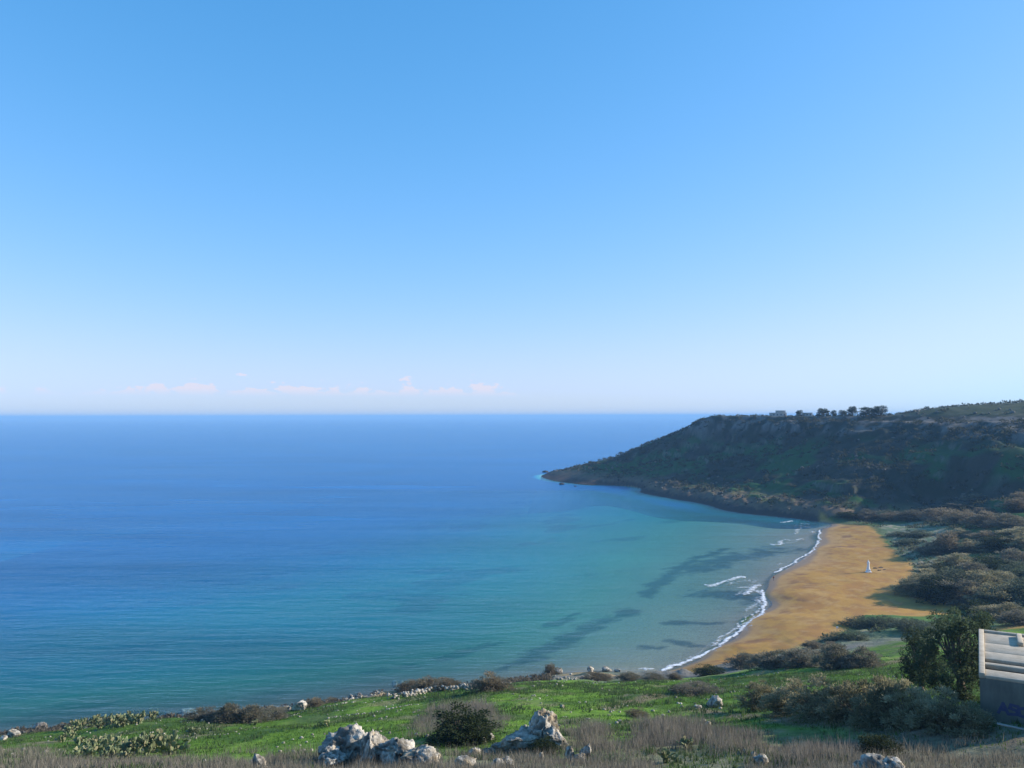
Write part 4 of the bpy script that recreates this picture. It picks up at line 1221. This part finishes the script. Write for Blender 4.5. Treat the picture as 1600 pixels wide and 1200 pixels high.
for (px, py, s), r_, k_ in rows(((108, 1147, 1.0), (118, 1143, 1.2), (130, 1140, 1.3), (143, 1137, 1.3), (156, 1139, 1.3), (152, 1131, 1.2), (168, 1133, 1.4), (176, 1138, 1.3), (186, 1130, 1.5), (198, 1127, 1.5), (206, 1131, 1.4), (214, 1122, 1.4), (224, 1126, 1.3), (232, 1119, 1.3), (243, 1120, 1.2), (190, 1137, 1.1), (218, 1131, 1.1), (236, 1127, 1.0)), ()):
    cactus(px, py, s * 1.35, ORD[k_] + ' prickly pear from the left in the upper thicket against the sea', 'upper prickly pear thicket')
for (px, py, s), r_, k_ in rows(((128, 1163, .9), (140, 1172, 1.1), (152, 1168, 1.1), (160, 1178, 1.1), (172, 1168, 1.2), (182, 1172, 1.0), (192, 1180, 1.1), (203, 1180, 1.2), (214, 1176, 1.2), (226, 1180, 1.3), (236, 1172, 1.2), (247, 1176, 1.5), (256, 1170, 1.6), (262, 1180, 1.4), (146, 1184, 1.0), (170, 1190, 1.0), (120, 1186, .9), (196, 1192, .9), (98, 1160, .8), (110, 1156, .8)), ()):
    cactus(px, py, s * 1.2, ORD[k_] + ' prickly pear from left in the lower thicket on the grass', 'lower prickly pear thicket')
cactus(302, 1147, 1.0, 'lone small prickly pear on the grass at the left end of a stone row')
cactus(512, 1136, .9, 'small prickly pear on the grass just left of the largest outcrop')
cactus(1072, 1170, 1.0, 'prickly pear with white pads in front of the dry stalks')
cactus(1040, 1194, .9, 'small prickly pear at the left end of the small green patch')
cactus(400, 1134, .8, 'tiny prickly pear on the grass below the grey scrub strip')

# ------------------------------------------------------------------ statue, walker and small things on the beach
m_stone_white = plaster('white_marble', (.74, .73, .71), (.84, .83, .81), 3, False)
p = hit(1357, 894)
st = empty('statue', (p.x, p.y, p.z - .05))
tag(st, 'tall white robed statue on a plinth standing alone on the sand', 'statue')
box('plinth', -.62, .62, -.55, .55, 0, 1.15, m_stone_white, st, .05)
box('plinth_step', -.95, .95, -.85, .85, -.05, .25, m_stone_white, st, .04)
RW = [(0, .52), (.25, .56), (.7, .50), (1.2, .44), (1.7, .40), (2.05, .38), (2.35, .42), (2.62, .40), (2.78, .24), (2.88, .15), (2.98, .17), (3.12, .21), (3.26, .19), (3.36, .10), (3.40, .01)]
V, F = [], []
NS = 22
for z_, r_ in RW:
    for a in range(NS):
        t = a / NS * 2 * math.pi
        fold = 1 + (.07 * math.sin(t * 7 + z_ * 1.2) + .04 * math.sin(t * 11)) * max(0, 1 - z_ / 2.5)
        V.append((math.cos(t) * r_ * fold * 1.0 - .05 * max(0, 1.6 - z_), math.sin(t) * r_ * fold * .85, 1.15 + z_))
for k in range(len(RW) - 1):
    for a in range(NS):
        F.append((k * NS + a, k * NS + (a + 1) % NS, (k + 1) * NS + (a + 1) % NS, (k + 1) * NS + a))
link('robed_figure', mesh_np('robed_figure', V, np.array(F).ravel(), [4] * len(F), smooth=True), m_stone_white, st)
V, F = [], []                        # folded arms held before the chest
for s_ in (-1, 1):
    b = len(V); pts = [(s_ * .38, -.05, 3.62), (s_ * .44, -.22, 3.25), (s_ * .12, -.46, 3.42), (s_ * .02, -.48, 3.52)]; rr = [.13, .12, .09, .07]
    for (x_, y_, z_), r_ in zip(pts, rr):
        for a in range(8):
            t = a / 8 * 6.283; V.append((x_ + r_ * math.cos(t), y_ + r_ * math.sin(t) * .8, z_ + r_ * math.sin(t) * .5))
    for k in range(3):
        for a in range(8): F.append((b + k * 8 + a, b + k * 8 + (a + 1) % 8, b + k * 8 + 8 + (a + 1) % 8, b + k * 8 + 8 + a))
link('arms', mesh_np('arms', V, np.array(F).ravel(), [4] * len(F), smooth=True), m_stone_white, st)

m_weed = plaster('dry_seaweed', (.05, .038, .025), (.11, .08, .05), 5, False)
for px, py, w, h, lb in ((1367, 888.5, 9, 3.2, 'dark clump on the sand just right of the white statue'), (1376, 887.5, 10, 3, 'dark clump on the sand, upper one farther right of the statue'), (1374, 892, 8, 2.2, 'dark clump on the sand, lower one right of the statue'), (1382, 890.5, 7, 2.2, 'dark clump on the sand farthest right of the statue')):
    q = hit(px, py); W, H = px_m(w, q.y), px_m(h, q.y)
    v, f, t = rock_verts(int(px), sub=3, rough=.8, pits=.3)
    o = link('seaweed_clump', mesh_np('seaweed_clump', v, f.ravel(), np.full(len(f), 3)), m_weed)
    o.location = q; o.scale = (W * .5, W * .28, H * .6)
    tag(o, lb, 'debris')


def person(px, py, label, shirt, trousers, step=.25):
    q = hit(px, py)
    root = empty('person', q, rz=.5)
    tag(root, label, 'person')
    bm = bmesh.new()
    sk = [((0, 0, .93), .145), ((0, 0, 1.15), .135), ((0, 0, 1.40), .16), ((0, 0, 1.50), .065), ((0, .015, 1.56), .06), ((0, .02, 1.63), .098), ((0, .015, 1.73), .085),
          ((.10, 0, .88), .10), ((.11, step * .5, .48), .068), ((.11, step * .35, .08), .05), ((.11, step * .35 + .14, .03), .04),
          ((-.10, 0, .88), .10), ((-.11, -step * .15, .48), .068), ((-.11, -step * .75, .09), .05), ((-.11, -step * .75 + .14, .03), .04),
          ((.19, 0, 1.40), .065), ((.25, -.06, 1.12), .05), ((.25, .06, .88), .038), ((.25, .10, .79), .035),
          ((-.19, 0, 1.40), .065), ((-.25, .05, 1.12), .05), ((-.25, .16, .90), .038), ((-.25, .20, .81), .035)]
    ed = [(0, 1), (1, 2), (2, 3), (3, 4), (4, 5), (5, 6), (0, 7), (7, 8), (8, 9), (9, 10), (0, 11), (11, 12), (12, 13), (13, 14), (2, 15), (15, 16), (16, 17), (17, 18), (2, 19), (19, 20), (20, 21), (21, 22)]
    bm.free()
    me = bpy.data.meshes.new('body'); me.from_pydata([a for a, _ in sk], ed, [])
    o = link('body', me, None, root)
    md = o.modifiers.new('skin', 'SKIN'); sb = o.modifiers.new('sub', 'SUBSURF'); sb.levels = sb.render_levels = 1
    for i, (_, r_) in enumerate(sk): me.skin_vertices[0].data[i].radius = (r_, r_)
    me.skin_vertices[0].data[0].use_root = True
    m, nt, bs = nmat('clothed_figure')
    tcx = node(nt, 'ShaderNodeTexCoord'); sx = node(nt, 'ShaderNodeSeparateXYZ'); nt.links.new(tcx.outputs['Object'], sx.inputs[0])
    rp = node(nt, 'ShaderNodeValToRGB'); rp.color_ramp.interpolation = 'CONSTANT'
    mp = node(nt, 'ShaderNodeMath', operation='DIVIDE'); mp.inputs[1].default_value = 2.0; nt.links.new(sx.outputs[2], mp.inputs[0]); nt.links.new(mp.outputs[0], rp.inputs[0])
    e = rp.color_ramp.elements
    e[0].position = 0; e[0].color = (.03, .03, .03, 1); e[1].position = .05; e[1].color = (*trousers, 1)
    for ps, c in ((.46, shirt), (.755, (.42, .26, .19)), (.85, (.05, .035, .025))):
        k = e.new(ps); k.color = (*c, 1)
    nt.links.new(rp.outputs[0], bs.inputs['Base Color']); bs.inputs['Roughness'].default_value = .85
    me.materials.append(m)
    return root


person(1209, 907, 'person in dark reddish clothes walking at the water edge', (.16, .05, .04), (.04, .04, .06))
q = hit(1308, 985)
mk = empty('marker_post', q)
tag(mk, 'tiny pale post at the edge of the sand below the dune shrubs', 'post')
box('post', -.05, .05, -.05, .05, -.1, 1.0, m_wood, mk, .01)
box('board', -.3, .3, -.085, -.055, .55, 1.05, m_stone_white, mk, .01)

# ------------------------------------------------------------------ on the headland's top: house, sheds, trees
m_far_wall = plaster('pale_limewash', (.36, .34, .30), (.46, .43, .39), .6)
m_far_dark = plaster('dark_opening', (.03, .03, .035), (.05, .05, .055))


def on_rim(px, back=0.0):
    r_ = np.interp(px, [a[0] for a in RIM], [a[2] for a in RIM]) + back
    x_ = ray(px, 650)[0] * r_
    return Vector((x_, r_, gz(x_, r_)))


def far_house(name, px0, px1, hpx, back, label, wins=3, raised=None):
    a, b = on_rim(px0, back), on_rim(px1, back)
    z = max(a.z, b.z); W = b.x - a.x; H = px_m(hpx, a.y)
    root = empty(name, (a.x, a.y, z - .3)); tag(root, label, 'house')
    box('wall', 0, W, 0, 7, -2.0, H, m_far_wall, root, .05)
    box('roof', -.15, W + .15, -.15, 7.15, H + .003, H + .35, m_conc, root, .05)
    for k in range(wins):
        xx = W * (k + .6) / (wins + .2)
        box('window', xx - .5, xx + .5, -.03, .1, H * .35, H * .75, m_far_dark, root, 0)
    if raised:
        box('upper_storey', W * raised[0], W * raised[1], .8, 6, H + .353, H + raised[2], m_far_wall, root, .05)
        box('upper_roof', W * raised[0] - .1, W * raised[1] + .1, .7, 6.1, H + raised[2] + .003, H + raised[2] + .25, m_conc, root, .04)
    return root


far_house('farmhouse', 1206, 1240, 5.5, 10, 'pale farmhouse on the headland top with a raised middle', 4, (.40, .95, 2.0))
far_house('farm_shed', 1258, 1276, 5.5, 14, 'low flat grey shed on the headland top between trees', 2)
for i, (px, w, h, back, lb) in enumerate(((1179, 5, 5, 4, 'tiny leftmost tree on the headland rim, left of the farmhouse'), (1250, 12, 10, 10, 'small sparse tree right of the farmhouse on the headland top'), (1286, 20, 13, 8, 'round dark tree right of the flat shed on the headland top'),
                                     (1303, 9, 10, 12, 'slim pale tree between two dark trees on the headland top'), (1316, 14, 10, 8, 'small round dark tree in the middle of the headland tree row'), (1332, 16, 16, 8, 'tall open tree in the headland tree row'), (1354, 24, 15, 6, 'second broad dark tree from the right on the headland top'), (1376, 26, 17, 6, 'broadest dark tree at the right end of the headland tree row'))):
    q = on_rim(px, back)
    tree('ridge_tree', q.x, q.y, q.z - .4, px_m(w, q.y), px_m(h, q.y), FARCROWN[i % 3], lb, 'trees on the headland top', rz=i)


# ------------------------------------------------------------------ ground cover nobody could count
def to_px(x, y, z):
    v = np.stack([x, y, z - CAM_Z], -1) @ RMN
    return 800 + FPX * v[..., 0] / -v[..., 2], 600 - FPX * v[..., 1] / -v[..., 2]


def strew(n, x0, x1, y0, y1, r, ok):
    """points spread evenly over the land, kept where ok(...) says so"""
    x = r.uniform(x0, x1, n); y = r.uniform(y0, y1, n)
    g = gfun(x, y)
    u, v = to_px(x, y, g[0])
    k = ok(x, y, g, u, v)
    return x[k], y[k], g[0][k]


def blades(name, x, y, z, per, h, w, spread, tone, lean, seed, mat, label=None, cat=None):
    r = np.random.default_rng(seed)
    n = len(x) * per
    bx = np.repeat(x, per) + r.normal(0, spread, n); by = np.repeat(y, per) + r.normal(0, spread, n); bz_ = np.repeat(z, per)
    hh = np.repeat(r.uniform(.65, 1.25, len(x)), per) * h * r.uniform(.6, 1.3, n)
    a = r.uniform(0, 6.283, n); ln = r.uniform(0, lean, n)
    tip = np.c_[bx + np.cos(a) * ln * hh, by + np.sin(a) * ln * hh, bz_ + hh]
    f = r.uniform(0, 3.14159, n); ww = w * r.uniform(.6, 1.3, n) * .5
    s = np.c_[np.cos(f) * ww, np.sin(f) * ww, np.zeros(n)]
    b = np.c_[bx, by, bz_ - .05]
    V = np.stack([b - s, b + s, tip], 1).reshape(-1, 3)
    me = mesh_np(name, V, np.arange(3 * n), np.full(n, 3))
    t = np.clip(np.repeat(r.uniform(0, 1, len(x)), per) * .6 + r.uniform(0, .4, n), 0, 1)[:, None]
    c = np.array(tone[0])[None] * (1 - t) + np.array(tone[1])[None] * t
    col_attr(me, 'tint', np.repeat(c, 3, 0))
    return tag(link(name, me, mat), label, cat, kind='stuff')


def inpoly(u, v, pts): return poly_sd(u, v, pts) > 0


DRYZ = [[(-170, 1200), (-170, 1190), (60, 1176), (130, 1190), (300, 1186), (420, 1176), (500, 1176), (480, 1260), (-170, 1260)], [(480, 1260), (490, 1178), (600, 1178), (690, 1182), (760, 1172), (840, 1172), (930, 1160), (1020, 1176), (1030, 1260)],
        [(640, 1152), (650, 1118), (690, 1108), (760, 1104), (800, 1130), (760, 1150)], [(870, 1172), (880, 1135), (920, 1130), (960, 1146), (1000, 1128), (1110, 1130), (1130, 1142), (1200, 1146), (1200, 1176), (1120, 1180), (1040, 1172), (960, 1190)],
        [(1170, 1260), (1172, 1160), (1240, 1156), (1330, 1152), (1440, 1156), (1600, 1166), (1770, 1178), (1770, 1260)]]
r5 = np.random.default_rng(11)


def okdry(x, y, g, u, v):
    k = np.zeros(len(x), bool)
    for z_ in DRYZ: k |= poly_sd(u, v, z_) > (r5.uniform(-8, 10, len(x)))
    return k & (u > -160) & (u < 1760) & (v < 1250) & (fbm(x * .5, y * .5, 3, 90) > .43)


X_, Y_, Zg = strew(76000, -52, 52, 36, 88, r5, okdry)
keep_ = r5.uniform(size=len(X_)) < .85
blades('dry_stalks', X_[keep_], Y_[keep_], Zg[keep_], 5, .5, .04, .2, ((.31, .28, .22), (.11, .10, .075)), .6, 21, m_blade, 'grey brown dry grass stalks along the bottom of the slope', 'grass')

TALL = [[(985, 1166), (995, 1134), (1040, 1128), (1100, 1132), (1110, 1160), (1060, 1168)], [(1112, 1172), (1120, 1146), (1170, 1144), (1200, 1168), (1160, 1178)], [(905, 1176), (915, 1136), (950, 1140), (965, 1170)], [(655, 1140), (670, 1112), (760, 1100), (770, 1116), (690, 1130)], [(1230, 1200), (1240, 1176), (1330, 1170), (1340, 1196)], [(560, 1205), (580, 1186), (680, 1188), (690, 1205)]]


def oktall(x, y, g, u, v):
    k = np.zeros(len(x), bool)
    for z_ in TALL: k |= poly_sd(u, v, z_) > r5.uniform(-5, 4, len(x))
    return k


X_, Y_, Zg = strew(60000, -40, 42, 38, 92, r5, oktall)
k_ = fbm(X_ * .9, Y_ * .9, 3, 121) > .5
X_, Y_, Zg = X_[k_], Y_[k_], Zg[k_]
blades('tall_stalks', X_, Y_, Zg, 5, .85, .045, .22, ((.30, .27, .215), (.12, .105, .085)), .55, 24, m_blade, 'taller clumps of pale dry stalks standing above the dry grass', 'grass')


def okgrass(x, y, g, u, v):
    k = (u > -150) & (u < 1750) & (v < 1240) & (g[3] < .3) & (g[4] > .5) & (g[1] > 8)
    for z_ in DRYZ: k &= (poly_sd(u, v, z_) < 4) | (r5.uniform(size=len(x)) < .1)
    return k & (fbm(x * .35, y * .35, 3, 95) > .40)


X_, Y_, Zg = strew(110000, -88, 72, 38, 140, r5, okgrass)
blades('green_grass', X_, Y_, Zg, 4, .17, .055, .16, ((.115, .215, .035), (.05, .105, .022)), .8, 22, m_blade, 'short green grass covering the near slope', 'grass')


def okweeds(x, y, g, u, v):
    return (u > -150) & (u < 1750) & (v < 1240) & (g[3] < .3) & (g[4] > .5) & (g[1] > 8) & (fbm(x * .16, y * .16, 3, 97) > .53)


X_, Y_, Zg = strew(32000, -88, 72, 42, 145, r5, okweeds)
blades('weeds', X_, Y_, Zg, 6, .34, .11, .22, ((.055, .10, .035), (.10, .13, .055)), .7, 23, m_blade, 'darker leafy weeds in patches on the green slope', 'weeds')


def clumps(name, x, y, z, rad, per, leaf, tone, seed, label, cat):
    r = np.random.default_rng(seed)
    n = len(x) * per
    R_ = np.repeat(rad, per)
    d = unit(r.normal(size=(n, 3))); d[:, 2] = np.abs(d[:, 2])
    P = np.c_[np.repeat(x, per), np.repeat(y, per), np.repeat(z, per)] + d * (R_ * r.uniform(.35, .95, n))[:, None] * np.array([1, 1, .75])
    D = unit(d + r.normal(size=d.shape) * .5 + np.array([0, 0, .3]))
    v, f, t = leaf_quads(P, D, R_ * leaf * r.uniform(.6, 1.4, n), R_ * leaf * .55, .1, r)
    me = mesh_np(name, v, f, t)
    tt = np.clip(np.repeat(r.uniform(0, 1, len(x)), per) * .7 + r.uniform(0, .3, n), 0, 1)[:, None]
    c = np.array(tone[0])[None] * (1 - tt) + np.array(tone[1])[None] * tt
    col_attr(me, 'tint', np.repeat(c, 4, 0))
    return tag(link(name, me, m_leaf), label, cat, kind='stuff')


def okhead(x, y, g, u, v):
    return (u > 820) & (u < 1660) & (g[2] > .6) & (g[1] > 3) & ((g[1] < 56) | (r5.uniform(size=len(x)) < .12)) & (fbm(x * .03, y * .03, 3, 101) + r5.uniform(-.2, .2, len(x)) > .42)


X_, Y_, Zg = strew(11000, 20, 460, 400, 860, r5, okhead)
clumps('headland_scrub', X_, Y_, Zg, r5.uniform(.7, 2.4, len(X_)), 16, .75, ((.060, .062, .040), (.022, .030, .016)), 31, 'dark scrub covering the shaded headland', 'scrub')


def okval(x, y, g, u, v):
    return (u > 1180) & (u < 1660) & (v < 1030) & (g[2] < .5) & (g[3] < .25) & (g[4] < .6) & (g[1] > 1.5) & (fbm(x * .07, y * .07, 3, 103) > .50)


X_, Y_, Zg = strew(14000, 60, 300, 185, 480, r5, okval)
clumps('valley_scrub', X_, Y_, Zg, r5.uniform(.4, 1.5, len(X_)), 14, .7, ((.125, .12, .078), (.045, .07, .03)), 32, 'low scrub carpeting the valley behind the beach', 'scrub')


def okshore(x, y, g, u, v):
    return (u > -30) & (u < 860) & (g[4] > .5) & (g[1] > .3) & (g[1] < 9) & (g[3] < .3) & (fbm(x * .1, y * .1, 3, 107) > .45)


X_, Y_, Zg = strew(22000, -140, 40, 90, 200, r5, okshore)
clumps('shore_scrub', X_, Y_, Zg, r5.uniform(.3, 1.0, len(X_)), 14, .7, ((.16, .135, .10), (.07, .065, .045)), 33, 'low grey scrub on the bank above the water', 'scrub')
# loose stones
def okst(x, y, g, u, v):
    return (u > -150) & (u < 1750) & (v < 1240) & (g[3] < .2) & (g[4] > .5) & (g[1] > 0.2) & (fbm(x * .12, y * .12, 3, 109) > .55)


X_, Y_, Zg = strew(5000, -110, 60, 42, 185, r5, okst)
o = link('loose_stones', stones_mesh('loose_stones', np.c_[X_, Y_, Zg + .05], r5.uniform(.10, .42, len(X_)), 41), m_rock); tag(o, 'small pale stones scattered over the near slope and shore', 'stones', kind='stuff')
def okhs(x, y, g, u, v):
    return (u > 840) & (u < 1640) & (g[2] > .5) & (g[1] > .2) & ((g[1] < 5) | (fbm(x * .04, y * .04, 3, 111) > .62))


X_, Y_, Zg = strew(3600, 20, 440, 400, 860, r5, okhs)
o = link('headland_stones', stones_mesh('headland_stones', np.c_[X_, Y_, Zg + .3], r5.uniform(.6, 3.2, len(X_)), 42, .36), m_rock); tag(o, 'fallen rocks strewn over the headland flank and its foot', 'rocks', kind='stuff')
# sea rocks off the point
for i, (px, py, w, lb) in enumerate(((866, 750, 8, 'leftmost dark rock in the water off the headland point'), (878, 757, 12, 'larger dark rock in the water below the headland point'), (872, 746, 10, 'dark rock close to the headland point'), (899, 760, 6, 'small dark rock in the water right of the larger one'), (852, 738, 12, 'dark rock at the very tip of the headland'))):
    q = PZ(px, py, 0); W = px_m(w, q[1])
    o = link('sea_rock', rock_mesh('sea_rock', 900 + i, sub=3, rough=.6), m_rock); o.location = (q[0], q[1], .2); o.scale = (W * .5, W * .4, W * .22)
    o.data.color_attributes['tint'].data.foreach_set('color', np.tile(np.array([.06, .052, .045, 1], np.float32), len(o.data.vertices)))
    tag(o, lb, 'rock')
print('objects', len(scene.objects), 'tris', sum(sum(max(0, p.loop_total - 2) for p in m.polygons) for m in bpy.data.meshes if m.users and len(m.polygons) < 60000))
